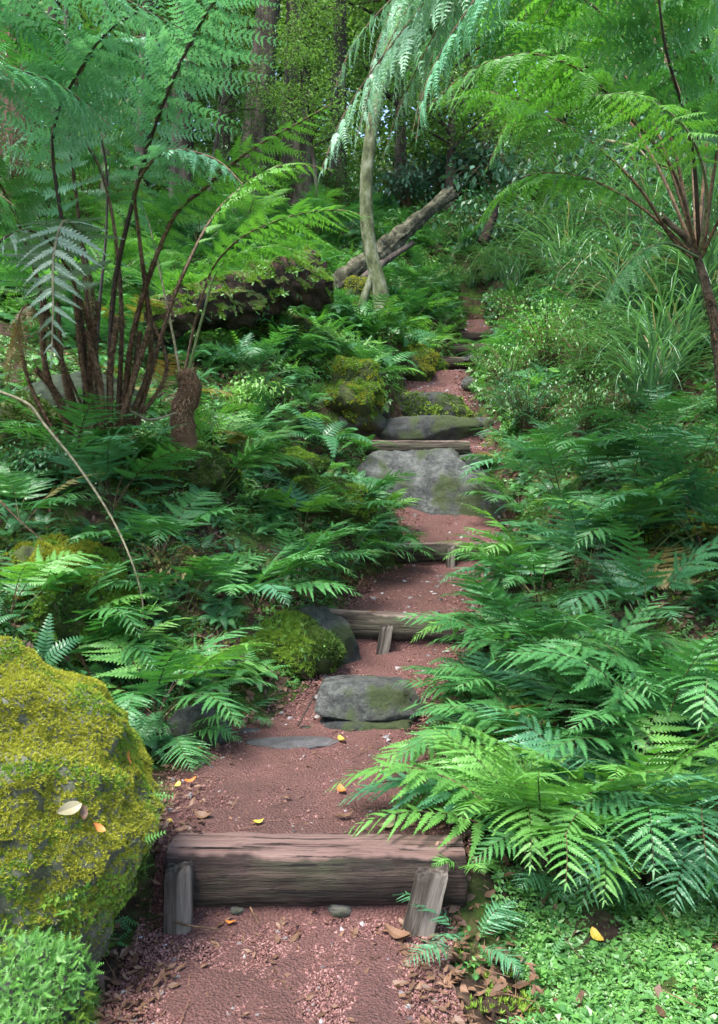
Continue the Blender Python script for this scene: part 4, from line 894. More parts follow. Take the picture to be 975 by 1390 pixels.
for row in [
 ('light green leafy shrub standing right of the upper steps',745,500,'small',1.35,0,'leaf_light'),
 ('leafy shrub with yellow tinged tips below the sedge clump',800,520,'small',1.25,1,'leaf_shrub'),
 ('low leafy shrub overhanging the right edge of the upper terrace',690,535,'small',1.0,2,'leaf_shrub'),
 ('dark leafy shrub right of the long stone step',720,590,'small',1.0,3,'fern_dark'),
 ('pale small leaved shrub between the ladder fern and the shrubs above',800,600,'small',1.0,4,'leaf_shrub'),
 ('bushy green plant at the foot of the sedge slope, right of the last log steps',705,450,'small',1.2,5,'leaf_shrub'),
 ('glossy dark broadleaf shrub hanging over the dead log at the top of the path',600,275,'broad',1.5,0,None),
 ('glossy broadleaf shrub with bluish leaves right of the dead log end',660,260,'broad',1.5,2,None),
 ('dark broadleaf shrub high on the slope under the arching stems',730,240,'broad',1.6,4,None),
 ('glossy shrub right behind the slender mossy trunk',555,290,'broad',1.3,5,None),
 ('broad leaved plant beside the small moss mound at mid height left',440,475,'broad',.35,1,'leaf_light'),
 ('small broad leaved plant at the left edge above the mossy boulder',50,660,'broad',.4,1,'fern_dark'),
 ('small leafy weed with yellow tips left of the centre fern',225,800,'tiny',1.1,0,'fern_yellow'),
 ('bright leafy weed on the flank of the mossy boulder next to the gravel',196,1100,'tiny',.45,0,'leaf_light'),
 ('tiny leafy seedling in the soil below the leaning right stake',583,1240,'tiny',.22,0,'leaf_light'),
 ('small leafy plant near the hairy stump on the dark slope',340,560,'broad',.45,3,'leaf_light'),
 ('little green weed on the moss hump left of the second log',440,800,'tiny',.5,3,'leaf_light'),
 ('bush with fine light leaves on the far left slope beneath the trees',120,320,'big',.8,0,'leaf_light'),
 ('bush with fine light leaves behind the hairy stump frond',300,300,'big',.7,1,'leaf_shrub'),
 ('bush at the foot of the far twin trunks',450,300,'big',.7,2,'leaf_shrub'),
 ('bush high on the right slope behind the sedge',850,230,'big',1.1,3,'fern_dark'),
 ('dark bush near the crest above the glossy shrubs',640,235,'big',.9,4,'leaf_glossy'),
 ('bush at the right edge high behind the tree fern stems',950,215,'big',1.3,5,'fern_dark'),
 ('bush on the crest left of the slender mossy trunk',470,270,'big',.8,0,'leaf_glossy'),
 ('dark glossy shrub on the slope right of the reddish stump',700,300,'broad',1.7,1,None),
 ('dark glossy shrub between the sedge and the arching stems, upper right',790,260,'broad',1.8,3,None),
 ('dark shrub over the bend of the path at the top',640,330,'broad',1.2,2,'fern_dark'),
 ('dark broadleaf shrub high at the right beneath the tree fern crown',860,270,'broad',1.8,0,None),
 ('bluish broadleaf shrub behind the last log steps, to their right',700,350,'broad',1.3,5,None),
 ('dark bush on the crest above the reddish stump',700,235,'big',1.1,3,'leaf_glossy'),
 ('dark bush on the crest at the upper right corner',800,225,'big',1.2,1,'fern_dark'),
 ('dark glossy shrub between the two highest sedge clumps',830,300,'broad',1.4,2,None),
 ('dark leafy shrub at the right edge among the sedge clumps',940,400,'small',1.6,2,'fern_dark'),
 ('dark leafy shrub behind the light shrub, among the sedges',800,430,'small',1.5,4,'fern_dark'),
 ('dark leafy shrub up the slope right of the path bend',740,380,'small',1.6,1,'fern_dark'),
 ('dark leafy shrub high among the sedges left of the tree fern trunk',870,380,'small',1.7,5,'fern_dark'),
 ('bush at the far left edge of the distant slope',20,300,'big',.8,1,'leaf_shrub')]: shrub(*row[:4],row[4],row[5],row[6])

def sedge_mesh(n,L_,w,seed,lean=.5,mat='grass'):
    rg=np.random.default_rng(seed); g=Geo(); K=9
    for i in range(n):
        l=L_*rg.uniform(.55,1.1); a=rg.uniform(0,2*math.pi); e0=R(rg.uniform(62,88)); e1=R(rg.uniform(-75,10)); t=np.linspace(0,1,K)
        el=e0+(e1-e0)*t**1.3; ds=l/(K-1); r_=np.cumsum(np.cos(el))*ds; z=np.cumsum(np.sin(el))*ds
        az=a+rg.uniform(-.5,.5)*t; x=r_*np.cos(az); y=r_*np.sin(az); p0=rg.normal(0,.05*L_,2)
        C=np.stack([x+p0[0],y+p0[1],z],1); ww=w*(1-t**2.2)*rg.uniform(.7,1.2)+.0006; s=np.stack([-np.sin(az),np.cos(az),0*az],1)*ww[:,None]
        mid=C-np.array([0,0,1])*ww[:,None]*.4
        V=np.concatenate([C-s,mid,C+s]); k=np.arange(K-1)
        g.add(V,[np.stack([k,K+k,K+k+1,k+1],1),np.stack([K+k,2*K+k,2*K+k+1,K+k+1],1)],0 if rg.random()>.07 else 1,rg.random())
    return g.mesh('blades',[MT[mat],MT['grass_dry']])
SED=[sedge_mesh(190,1.7,.011,s) for s in (1,2)]+[sedge_mesh(150,.8,.008,3)]
def sedge(label,px,py,k,s,mat=None,group='sedge clumps on the right slope',stretch=1):
    b=ground_at(px,py); o=link('sedge_clump',SED[k],None,b-[0,0,.03],(0,0,random.uniform(0,6)),(s,s,s*stretch))
    return tag(o,label,'sedge',group)
for r_ in [('long bladed sedge clump right of the leafy shrubs, near the right edge',905,520,0,1.0),
 ('sedge clump with arching pale blades behind the leafy shrubs',850,440,1,1.05),
 ('sedge clump above the light shrub, its blades falling left',770,400,0,1.1),
 ('sedge clump at the right edge beside the tree fern trunk',965,450,1,1.1),
 ('tall sedge clump behind the arching stems on the right slope',880,360,0,1.2),
 ('sedge clump halfway up the right slope with dry straw blades',810,340,1,1.2),
 ('sedge clump on the slope right of the last log steps',700,400,0,.95),
 ('smaller sedge clump directly above the last log steps',665,385,1,.8),
 ('bluish sedge clump left of the dry bladed one',740,345,0,1.1),
  ('sedge clump near the crest above the bluish clump',760,290,0,1.3),
  ('low sedge clump at the bend beyond the last step',640,400,2,1.0),
 ('dark low sedge tuft on the slope left of the path top',610,400,2,1.1),
 ('low grass tuft on the slope under the glossy shrub',630,345,2,1.5),
 ('grass tuft left of the low dark one near the path top',585,390,2,1.0),
 ('upper right corner sedge clump below the bushes',960,330,0,1.4),
 ('dark upright sedge clump with wide blades over the flat frond ferns',880,560,0,.85),
 ('thin grass tuft among ferns right of the stone steps',690,560,2,.8),
 ('thin grass tuft beside the dark hollow on the left bank',150,640,2,.6),
 ('grass tuft right of the hairy stump base',300,610,2,.6),]: sedge(*r_)

# ---- moss mounds
def mound(label,px,py,size,seed,mats,n=9000,d=None,tp=(tV,tF),s=(.012,.03),cat='moss mound',name='moss_mound',dz=0,base='moss_soil'):
    b=ground_at(px,py) if d is None else at(px,py,d)
    me=rock_mesh(size,seed,4,.5,.1,mat=base); o=link(name,me,None,b+[0,0,dz]); tag(o,label,cat,'moss mounds')
    moss_on(o,n,lambda P,N:N[:,2]>-.35,mats,s[0],s[1],tp,'moss',3,-.5)
    k=n//12; moss_on(o,k,lambda P,N:N[:,2]>-.1,['leaf_light','fern_bright'],.03,.07,(fV,fF),'sprigs',3,-.2)
    return o
MT['moss_soil']=noisemat('moss_soil',[(.3,(.02,.025,.01)),(.7,(.06,.08,.02))],12,8,.95,.8,.02)
for r_ in [('moss hump dripping over the pointed rock left of the second log',385,885,(.34,.2,.19),11,['moss_deep','moss_bright'],9000),
 ('bright round moss mound left of the mossy stone step',475,535,(.42,.38,.42),12,['moss_bright','moss_gold','moss_bright'],12000),
 ('yellow green moss mass at the left edge behind the mossy boulder',70,800,(.36,.3,.3),13,['moss_bright','moss_gold'],14000),
 ('moss covered hump with straw and litter left of the dark fern hollow',120,860,(.28,.3,.3),14,['moss_bright','moss_deep'],9000),
 ('moss mound under the bright fern left of the big boulder',440,690,(.45,.35,.22),15,['moss_bright','moss_deep'],9000),
 ('moss mound beneath the hairy fern stump',235,640,(.55,.4,.22),16,['moss_deep','moss_bright'],9000),
 ('mossy hump beside the slender trunk base',485,415,(.5,.45,.5),17,['moss_gold','moss_bright'],8000),
 ('mossy mound left of the upper red terrace',560,500,(.5,.4,.35),18,['moss_bright','moss_gold'],9000),
 ('mossy hump under the ferns at the right edge, mid height',930,700,(.4,.35,.35),19,['moss_deep','moss_bright'],8000),
 ('moss hump at the right end of the nearest log, under the bright fern',672,1120,(.17,.2,.16),20,['moss_deep','moss_bright'],9000),
 ('mossy hump above the hairy stump on the dark slope',340,450,(.6,.5,.4),22,['moss_deep','moss_bright'],8000),
 ('mossy hump by the far left stems, mid height',20,600,(.4,.35,.35),23,['moss_deep'],7000),
 ('low moss cushion left of the first thin log post',380,640,(.4,.35,.18),24,['moss_deep','moss_bright'],8000)]:
    mound(*r_)

def ragged_log(name,label,pts,r0,r1,mat,seed,cat,rough=.16,k=26,n=60,end='end'):
    C=smooth_curve([at(*p) for p in pts],n); b=C[0].copy(); C=C-b; T,S,N=frames(C); V=np.zeros((n,k,3))
    for i in range(n):
        for j in range(k):
            a=2*math.pi*j/k; ca,sa=math.cos(a),math.sin(a); r_=(r0+(r1-r0)*i/n)*(1+rough*fbm(i*.09+seed,ca*1.2,sa*1.2)+rough*.6*fbm(i*.1,ca*4+seed,sa*4))
            V[i,j]=C[i]+(S[i]*ca+N[i]*sa)*r_
    g=Geo(); i=np.arange(n-1)[:,None]; j=np.arange(k)[None]; j2=(j+1)%k
    g.add(V.reshape(-1,3),[np.stack([i*k+j,i*k+j2,(i+1)*k+j2,(i+1)*k+j],-1).reshape(-1,4)[:,::-1],np.arange(k).reshape(1,-1),(np.arange(k)+(n-1)*k)[::-1].reshape(1,-1)])
    o=g.build(name,MT[mat],smooth=True,loc=b); return tag(o,label,cat)
ml=ragged_log('fallen_log','massive rotten fallen log capped with bright moss, behind the hairy stump',[(200,440,8.8),(250,424,8.9),(340,400,9.2),(400,385,9.4),(432,378,9.6)],.24,.30,'bark_rot',2,'fallen log',.42)
moss_on(ml,70000,lambda P,N:N[:,2]>.1,['moss_bright','moss_pale','moss_bright'],.010,.026,name='moss',clump=1.5,thr=-.3)
moss_on(ml,5000,lambda P,N:N[:,2]>.0,['leaf_light','fern_bright'],.04,.09,(fV,fF),'sprigs',1.5,-.2)
MT['bark_pale']=noisemat('bark_pale',[(.3,(.02,.02,.012)),(.5,(.07,.068,.04)),(.72,(.16,.15,.10))],7,10,.9,1,.06,(1,1,1))
dl=ragged_log('dead_log','pale weathered dead log leaning down behind the slender mossy trunk',[(445,400,12.3),(490,362,13),(540,322,13.8),(612,262,15)],.15,.11,'bark_pale',5,'fallen log',.5)
ragged_log('dead_branch','thin dead branch under the pale leaning dead log',[(455,420,12.2),(500,372,12.9),(560,330,14)],.07,.05,'bark',6,'branch',.2,12,30)
ragged_log('tree_trunk_root','reddish brown fibrous stub standing under ferns right of the nearest log',[(708,1150,3.42),(706,1110,3.42),(703,1062,3.44)],.07,.055,'bark_red',8,'stump',.2,18,30)
ragged_log('stump','brown rotten stump piece on the slope right of the dead log',[(655,330,15),(668,300,15.2),(674,275,15.4)],.10,.05,'bark_rot',9,'stump',.3,14,20)
# bare arching stem and twigs
def stick(name,label,pts,r,mat='stem_pale',cat='stem',group=None):
    C=smooth_curve([at(*p) for p in pts],36); b=C[0].copy(); g=Geo(); tube(g,C-b,np.linspace(r,r*.45,36),7,0,.5,True,.04); o=g.build(name,MT[mat],smooth=True,loc=b); return tag(o,label,cat,group)
stick('bare_stem','long bare pale stem arching down across the left bank',[(-10,528,5.25),(38,548,5.2),(62,578,5.1),(104,630,5.0),(150,700,4.9),(180,765,4.85),(194,820,4.85),(190,862,4.85)],.011,'stem_pale')
stick('twig','pale bent twig lying between the tree fern stems and the hairy stump',[(158,548,6),(185,562,5.95),(205,570,5.95),(240,560,6.1)],.016,'stem_pale','twig')
stick('twig','thin dark twig standing by the left of the flat stone step',[(405,985,4.5),(418,960,4.6),(438,925,4.75)],.006,'stem_dark','twig')
stick('twig','brown twig slanting at the left edge under the shaded ferns',[(0,680,4.9),(30,710,4.9),(60,735,4.9)],.008,'stem_brown','twig')
stick('twig','thin twig under the nearest log beside the left stake',[(215,1240,2.85),(250,1255,2.8),(300,1262,2.8)],.005,'stem_brown','twig')
stick('twig','short twig leaning below the nearest log near the right stake',[(340,1232,2.9),(352,1255,2.8)],.004,'stem_brown','twig')
stick('bare_stem','dry pale stem crossing under the arching stems on the right slope',[(820,190,9),(860,198,8.8),(880,215,8.7)],.02,'stem_pale')

# ---- trees
def trunk_mesh(C,r0,r1,seed,mat,k=18,flare=.5,furrow=.1):
    n=len(C); T,S,N=frames(C,(0,1,0)); V=np.zeros((n,k,3))
    for i in range(n):
        f=i/(n-1); r=(r0+(r1-r0)*f)*(1+flare*math.exp(-f*22))
        for j in range(k):
            a=2*math.pi*j/k; ca,sa=math.cos(a),math.sin(a)
            V[i,j]=C[i]+(S[i]*ca+N[i]*sa)*r*(1+furrow*fbm(ca*2.2+seed,sa*2.2,f*3)+furrow*fbm(ca*6,sa*6+seed,f*6)*.6)
    g=Geo(); i=np.arange(n-1)[:,None]; j=np.arange(k)[None]; j2=(j+1)%k
    g.add(V.reshape(-1,3),[np.stack([i*k+j,i*k+j2,(i+1)*k+j2,(i+1)*k+j],-1).reshape(-1,4)]); return g
CR=[]
def crown_mesh(seed,R0=2.6,H=5,nb=26,per=300,ll=.12):
    """crown: boughs leaving an axis at z=0..H, each carrying sprays of leaves with gaps between"""
    rg=np.random.default_rng(seed); g=Geo(); gb=Geo(); allP=[]
    for i in range(nb):
        z=H*(i+rg.random())/nb; a=rg.uniform(0,2*math.pi); r_=R0*(1-.55*(z/H)**1.5)*rg.uniform(.65,1.1)
        C=smooth_curve([(0,0,z),(r_*.4*math.cos(a),r_*.4*math.sin(a),z+.25*r_*.5),(r_*.8*math.cos(a+.1),r_*.8*math.sin(a+.1),z+.15*r_),(r_*math.cos(a+.15),r_*math.sin(a+.15),z-.12*r_)],12)
        tube(gb,C,np.linspace(.05,.008,12),5,0,.5,False)
        for k in range(9):
            t=.25+.75*(k+.5)/9; p=C[min(11,int(t*11))]; cr=.32+.25*rg.random()
            P=p+rg.normal(0,1,(per//9,3))*[cr,cr,cr*.38]; allP.append(P)
    P=np.concatenate(allP)
    N=np.tile([0,0,1.],(len(P),1)); lq=np.array([(0,0,0),(.5,.26,.06),(1,0,-.12),(.5,-.26,.06)])
    scatter(g,lq,[np.array([(0,1,2,3)])],P,N,ll*.6,ll*1.3,0,.55)
    return g.mesh('crown',MT['leaf_far']), gb.mesh('branches',MT['bark'])
def tree(label,px,py,d,r,h,lean=(0,0),mat='bark',crown=0,ch=.45,cs=1,leaf='leaf_far',bend=0,group='background trees',fx=None):
    b=ground_at(px,py) if d is None else at(px,py,d)
    if d is not None: b[2]=gz(b[0],b[1])
    r_=empty('tree',b-[0,0,.15]); tag(r_,label,'tree',group)
    C=smooth_curve([(0,0,0),(lean[0]*.3+bend,lean[1]*.3,h*.33),(lean[0]*.7+bend*.6,lean[1]*.7,h*.7),(lean[0],lean[1],h)],60)
    trunk_mesh(C,r,r*.35,sum(map(ord,label))%97,mat).build('trunk',MT[mat],r_,True)
    if not CR:
        CR.extend([crown_mesh(1),crown_mesh(2),crown_mesh(3,2.2,6,30,300)])
    f,bb=CR[crown%3]
    o=link('crown',f,r_,(lean[0]*ch,lean[1]*ch,h*ch),(0,0,random.uniform(0,6)),cs); o.material_slots[0].link='OBJECT'; o.material_slots[0].material=MT[leaf]
    link('branches',bb,o)
    return r_
for t_ in [
 ('thick reddish brown conifer trunk in the top left corner',20,300,16,.5,13,(0,0),'bark_red',0,.66,1.3),
 ('thin dark trunk right of the reddish corner trunk',66,300,19,.2,12,(.3,0),'bark',1,.66,1.1),
 ('brown trunk left of centre behind the tree fern fronds',247,300,17,.27,12,(.1,0),'bark',2,.66,1.2),
 ('stout grey brown trunk leaning slightly right, left one of the far pair',335,300,17,.34,13,(1.4,0),'bark',0,.66,1.3),
 ('straight stout trunk, right one of the far pair',400,290,18,.38,14,(.3,0),'bark',1,.66,1.4),
 ('slim trunk between the two stout far trunks',372,290,20,.2,12,(-.5,0),'bark',2,.66,1.1),
 ('slim dark trunk just left of the leaning far trunk',298,290,18,.18,12,(.6,0),'bark',0,.66,1.1),
 ('thin pale trunk behind the tree fern stems',143,300,14,.09,8,(0,0),'bark_moss',1,.66,.8),
 ('slim trunk left of the thin pale one',100,300,24,.16,13,(-.4,0),'bark',2,.66,1.2),
 ('dark trunk right of the thin pale one',190,300,23,.24,13,(.4,0),'bark',0,.66,1.2),
 ('dark trunk right of the straight stout one',458,290,21,.25,13,(.2,0),'bark',1,.66,1.2),
 ('distant dark trunk behind the hanging pale frond',545,280,24,.2,13,(-.2,0),'bark',2,.25,1.3),
 ('distant trunk on the right crest behind arching stems',660,250,25,.2,13,(.5,0),'bark',0,.15,1.3),
 ('leafy tree on the right crest above the sedge slope',760,220,22,.16,10,(-.5,0),'bark',1,.12,1.2),
 ('dark leafy tree behind the right tree fern crown',880,200,21,.16,10,(.3,0),'bark',2,.12,1.3),
 ('leafy tree at the right edge on the crest',980,200,22,.18,11,(.3,0),'bark',0,.12,1.3),
 ('small leafy tree over the glossy shrubs at the top of the path',610,250,20,.12,8,(.2,0),'bark',1,.18,.9),
 ('crooked sapling between the far trunks and the slender mossy trunk',440,300,16,.05,6,(-.8,0),'bark',2,.35,.5),
 ('crooked dark sapling in front of the brown left trunk',275,310,15,.05,6,(.9,0),'bark',0,.4,.5)]: tree(*t_)
# slender mossy trunk by the path
b=at(516,425,12); b[2]=gz(b[0],b[1])
ms_=empty('tree',b-[0,0,.1]); tag(ms_,'slender mossy trunk rising beside the path, forked at its foot','tree','background trees')
C=smooth_curve(np.array([at(519,432,12),at(516,390,12),at(503,340,12),at(497,280,12),at(500,215,12),at(516,120,12),at(552,0,12),at(590,-200,12)])-np.array(ms_.location),70)
trunk_mesh(C,.115,.07,5,'bark_moss',14,.6,.14).build('trunk',MT['bark_moss'],ms_,True)
C=smooth_curve(np.array([at(488,425,12),at(496,400,12),at(508,365,12),at(505,345,12)])-np.array(ms_.location),24)
g=Geo(); tube(g,C,np.linspace(.07,.05,24),10,0,.5,True,.06); g.build('root',MT['bark_moss'],ms_,smooth=True)
o=link('crown',CR[0][0],ms_,tuple(at(580,-150,12)-np.array(ms_.location)),None,.8); link('branches',CR[0][1],o)
# unseen tall trees added beyond the frame so their crowns shade the slopes
def shade_tree(label,x,y,h,cs,ci):
    z=gz(x,y); r_=empty('tree',(x,y,z-.2)); tag(r_,label,'tree','added shade trees around the path')
    C=smooth_curve([(0,0,0),(.1,0,h*.4),(0,.1,h*.8),(0,0,h)],40); trunk_mesh(C,.3,.14,ci,'bark').build('trunk',MT['bark'],r_,True)
    o=link('crown',CR[ci][0],r_,(0,0,h*.62),None,cs); link('branches',CR[ci][1],o)
for q_ in [('added tall shade tree right of the sedge slope, outside the view',7.6,10.5,11,1.9,0),('added tall shade tree on the right slope above the sedge, outside the view',8.2,14.5,11,1.9,1),
 ('added tall shade tree up the right slope behind the others, outside the view',9.6,17.5,13,1.5,2),('added tall shade tree left of the mossy log, outside the view',-8.0,10,11,1.8,1)]: shade_tree(*q_)
# distant forest mass behind the crest
g=Geo(); n=150000
x=RNG.uniform(-26,28,n); y=RNG.uniform(27,46,n); z=10.5+RNG.uniform(0,1,n)**.8*22
k=np.array([fbm(a*.35,b_*.35,c*.35)>-.4 for a,b_,c in zip(x,y,z)])
P=np.stack([x,y,z],1)[k]; lq=np.array([(0,0,0),(.5,.28,.06),(1,0,-.12),(.5,-.28,.06)])
scatter(g,lq,[np.array([(0,1,2,3)])],P,np.tile([0,-.3,1.],(len(P),1)),.25,.6,0,.6)
struct(g.build('distant_forest',MT['leaf_far']),'stuff')
g=Geo(); x=RNG.uniform(-20,26,60000); y=RNG.uniform(26,30,60000); z=9+RNG.uniform(0,6,60000); P=np.stack([x,y,z],1)
scatter(g,lq,[np.array([(0,1,2,3)])],P,np.tile([0,-.3,1.],(len(P),1)),.18,.4,0,.6)
struct(g.build('distant_undergrowth',MT['leaf_far']),'stuff')
for i,(px,d,lb) in enumerate(((40,30,'left of the corner'),(170,32,'behind the left stems'),(225,28,'left of the brown trunk'),(320,30,'between the leaning trunk and the brown one'),(425,29,'right of the straight stout trunk'),(500,31,'behind the slender mossy trunk'))):
    tree('very distant slim trunk '+lb,px,290,d,.16+.03*(i%3),16,(.3*(i%3-1),0),'bark',i,.4,1.2,group='very distant trunks')
# ------------------------------------------------------------------ ground cover, litter, single leaves
def bank_points(n,x0,x1,y0,y1,off=1.12,pw=1.3,thr=None,clump=2.,sd=0):
    x=RNG.uniform(x0,x1,n); y=y0+(y1-y0)*RNG.random(n)**pw
    k=np.abs(x-pxc(y))>phw(y)*off; x,y=x[k],y[k]
    if thr is not None:
        k=np.array([fbm(a*clump,b_*clump,sd)>thr for a,b_ in zip(x,y)]); x,y=x[k],y[k]
    z=np.concatenate([hgt(x[i:i+4000],y[i:i+4000]) for i in range(0,len(x),4000)])
    return np.stack([x,y,z],1),gnormal_b(x,y)
def gnormal_b(x,y): return np.concatenate([gnormal(x[i:i+4000],y[i:i+4000]) for i in range(0,len(x),4000)])
up=lambda n: np.tile([0,0,1.],(n,1))
# dense small leaved carpet at the lower right
x=RNG.uniform(.45,2.6,26000); y=2.0+.98*RNG.random(26000)**1.0
k=np.array([fbm(a*3.2,b_*3.2,4)+RNG.normal(0,.12)>-.12+.5*max(0,b_-2.8) and a>.62-.1*(b_-2) for a,b_ in zip(x,y)]); x,y=x[k],y[k]; P=np.stack([x,y,hgt(x,y)+RNG.random(len(x))*.035],1)
g=Geo(); h_=RNG.random(len(P))<.4; scatter(g,lV,lF,P[h_],up(h_.sum()),.008,.02,0,.4); h_=~h_; scatter(g,lV,lF,P[h_],up(h_.sum()),.008,.022,1,.5)
x=RNG.uniform(.6,2.6,1500); y=RNG.uniform(2.0,3.05,1500); P=np.stack([x,y,hgt(x,y)+.02],1); scatter(g,lV,lF,P,up(1500),.03,.055,1,.3)
x=RNG.uniform(.6,2.6,900); y=RNG.uniform(2.0,3.2,900); P=np.stack([x,y,hgt(x,y)+.01],1); scatter(g,fV,fF,P,up(900),.04,.09,1,.6)
struct(g.build('small_leaved_carpet',[MT['leaf_light'],MT['leaf_shrub']]),'stuff')
# low herbs and moss on the banks
g=Geo()
for (n,x0,x1,y0,y1,thr,sd,tp,s0,s1,mi) in [(60000,-3.2,3.6,2.2,8,-.05,1,(lV,lF),.012,.035,0),(50000,-3.2,3.6,2.4,9,.02,2,(tV,tF),.008,.022,1),(26000,-4,4.5,6,14,-.1,3,(lV,lF),.025,.06,0),
     (14000,-3.2,3.6,2.6,10,-.05,5,(fV,fF),.04,.09,2),(18000,2.8,8,10,22,-.3,6,(lV,lF),.05,.12,3),(11000,2.8,8,10,22,-.3,6,(fV,fF),.12,.3,3),(18000,-7,2.5,9,22,-.3,6,(lV,lF),.05,.12,0),(11000,-7,2.5,9,22,-.3,6,(fV,fF),.12,.3,4)]:  # far slopes: right in dark green as shade, left brighter as if sunlit
    P,N=bank_points(n,x0,x1,y0,y1,1.15 if y1<12 else 1.2,1.3,thr,1.8,sd); V_,F_=tp
    P[:,2]+=RNG.random(len(P))*s1*.8
    scatter(g,V_,F_,P,N*.5+[0,0,.5],s0,s1,mi,.35)
struct(g.build('undergrowth',[MT['leaf_shrub'],MT['moss_bright'],MT['fern_mid'],MT['fern_dark'],MT['fern_bright']]),'stuff')
# litter
lq=np.array([(0,0,0),(.35,.2,.08),(.75,.17,.02),(1,0,.12),(.75,-.17,.1),(.35,-.2,.0)]); lf=[np.array([(0,1,2,5),(5,2,4,4)])[:1],np.array([(5,2,3,4)])]
g=Geo()
P,N=bank_points(16000,-3.2,3.6,2.2,9,.95,1.3,-.25,1.2,9); P[:,2]+=.008; scatter(g,lq,lf,P,N,.03,.085,0,.35)
P=on_path(900,2.2,13,1.15); P[:,2]+=.006; scatter(g,lq,lf,P,up(len(P)),.015,.045,0,.25)
P=on_path(900,2.2,13,1.15); P[:,2]+=.006; e=np.abs(P[:,0]-pxc(P[:,1]))/phw(P[:,1]); P=P[e>.75]; scatter(g,lq,lf,P,up(len(P)),.02,.05,0,.3)
x=RNG.uniform(-1.2,.6,380); y=RNG.uniform(2.45,3.0,380); k=(y>2.75)|(np.abs(x+.3)>.5); x,y=x[k],y[k]; scatter(g,lq,lf,np.stack([x,y,np.maximum(hgt(x,y),pzz(y))+.008],1),up(len(x)),.02,.06,0,.3)
y=2.3+11*RNG.random(2600)**1.4; x=pxc(y)+RNG.choice([-1,1],2600)*phw(y)*RNG.uniform(.72,1.15,2600); k=np.array([fbm(a*3,b_*3,7)>-.1 for a,b_ in zip(x,y)]); x,y=x[k],y[k]
scatter(g,lq,lf,np.stack([x,y,np.maximum(hgt(x,y),pzz(y)+.012)+.006],1),up(len(x)),.012,.05,0,.35)
tw0=np.array([(0,-.02,0),(0,.02,0),(1,.012,.04),(1,-.012,.04)]); y=2.3+7*RNG.random(260); x=pxc(y)+RNG.uniform(-1,1,260)*phw(y); scatter(g,tw0,[np.array([(0,1,2,3)])],np.stack([x,y,pzz(y)+.02],1),up(260),.03,.12,0,.08)
n=5000; P,N=bank_points(n,-3,3.4,2.2,8,1.0,1.3,-.3,1.5,12); tw=np.array([(0,-.012,0),(0,.012,0),(1,.008,.05),(1,-.008,.05)]); P[:,2]+=.01
scatter(g,tw,[np.array([(0,1,2,3)])],P,N,.05,.22,0,.25)
struct(g.build('leaf_litter',[MT['dead_leaf']]),'stuff')
# low fern rosettes that fill the banks
def minifern(nf=6,seed=1):
    rg=np.random.default_rng(seed); g=Geo()
    for i in range(nf):
        C=arch(1,R(rg.uniform(50,78)),R(rg.uniform(-45,0)),12); a=2*math.pi*i/nf+rg.uniform(-.3,.3); c,s=math.cos(a),math.sin(a); M_r=np.array([[c,-s,0],[s,c,0],[0,0,1]]); sc_=rg.uniform(.7,1.1)
        V=[];Fq=[]
        for k in range(13):
            t=.22+.78*(k+.5)/13; x=t*11; j=min(10,int(x)); p=C[j]+(C[j+1]-C[j])*(x-j); T=nz(C[j+1]-C[j]); l=.24*(1-t)**.7*min(1,.5+(t-.2)*4)+.02; N_=nz(np.cross([0,-1,0],T))
            for sd in (1,-1):
                d=nz(np.array([0,sd,0])+T*.4-np.array([0,0,.2])); w=.028; o=len(V)
                V+=[p-T*w*.6,p+d*l*.45-T*w*.7+N_*.01,p+d*l,p+d*l*.45+T*w,p+T*w*.7]; Fq+=[(o,o+1,o+3,o+4),(o+1,o+2,o+3,o+3)]
        V=np.array(V)@M_r.T*sc_; Fq=np.array(Fq); q=Fq[Fq[:,2]!=Fq[:,3]]; t3=Fq[Fq[:,2]==Fq[:,3]][:,:3]; g.add(V,[q,t3],0,.5)
        C2=C@M_r.T*sc_; s_=np.array([-math.sin(a),math.cos(a),0])*.006; k=np.arange(11); g.add(np.concatenate([C2-s_,C2+s_]),[np.stack([k,12+k,13+k,k+1],1)],0,.2)
    V,var,Pm=g.arrays(); return V,[Pm[kk] for kk in Pm]
g=Geo()
for sd in (1,2,3):
    mV,mF=minifern(6,sd)
    P,N=bank_points(650,-3.6,4.2,3.2,10,1.25,1.1,-.2,1.1,20+sd); scatter(g,mV,mF,P,N*.3+[0,0,.7],.12,.34,sd%3,.2)
    P,N=bank_points(800,-7,9,8.5,24,1.5,1.0,-.3,1.1,20+sd); scatter(g,mV,mF,P,N*.3+[0,0,.7],.3,.75,sd%3,.2)
struct(g.build('fern_undergrowth',[MT['fern_mid'],MT['fern_dark'],MT['fern_dark']]),'stuff')

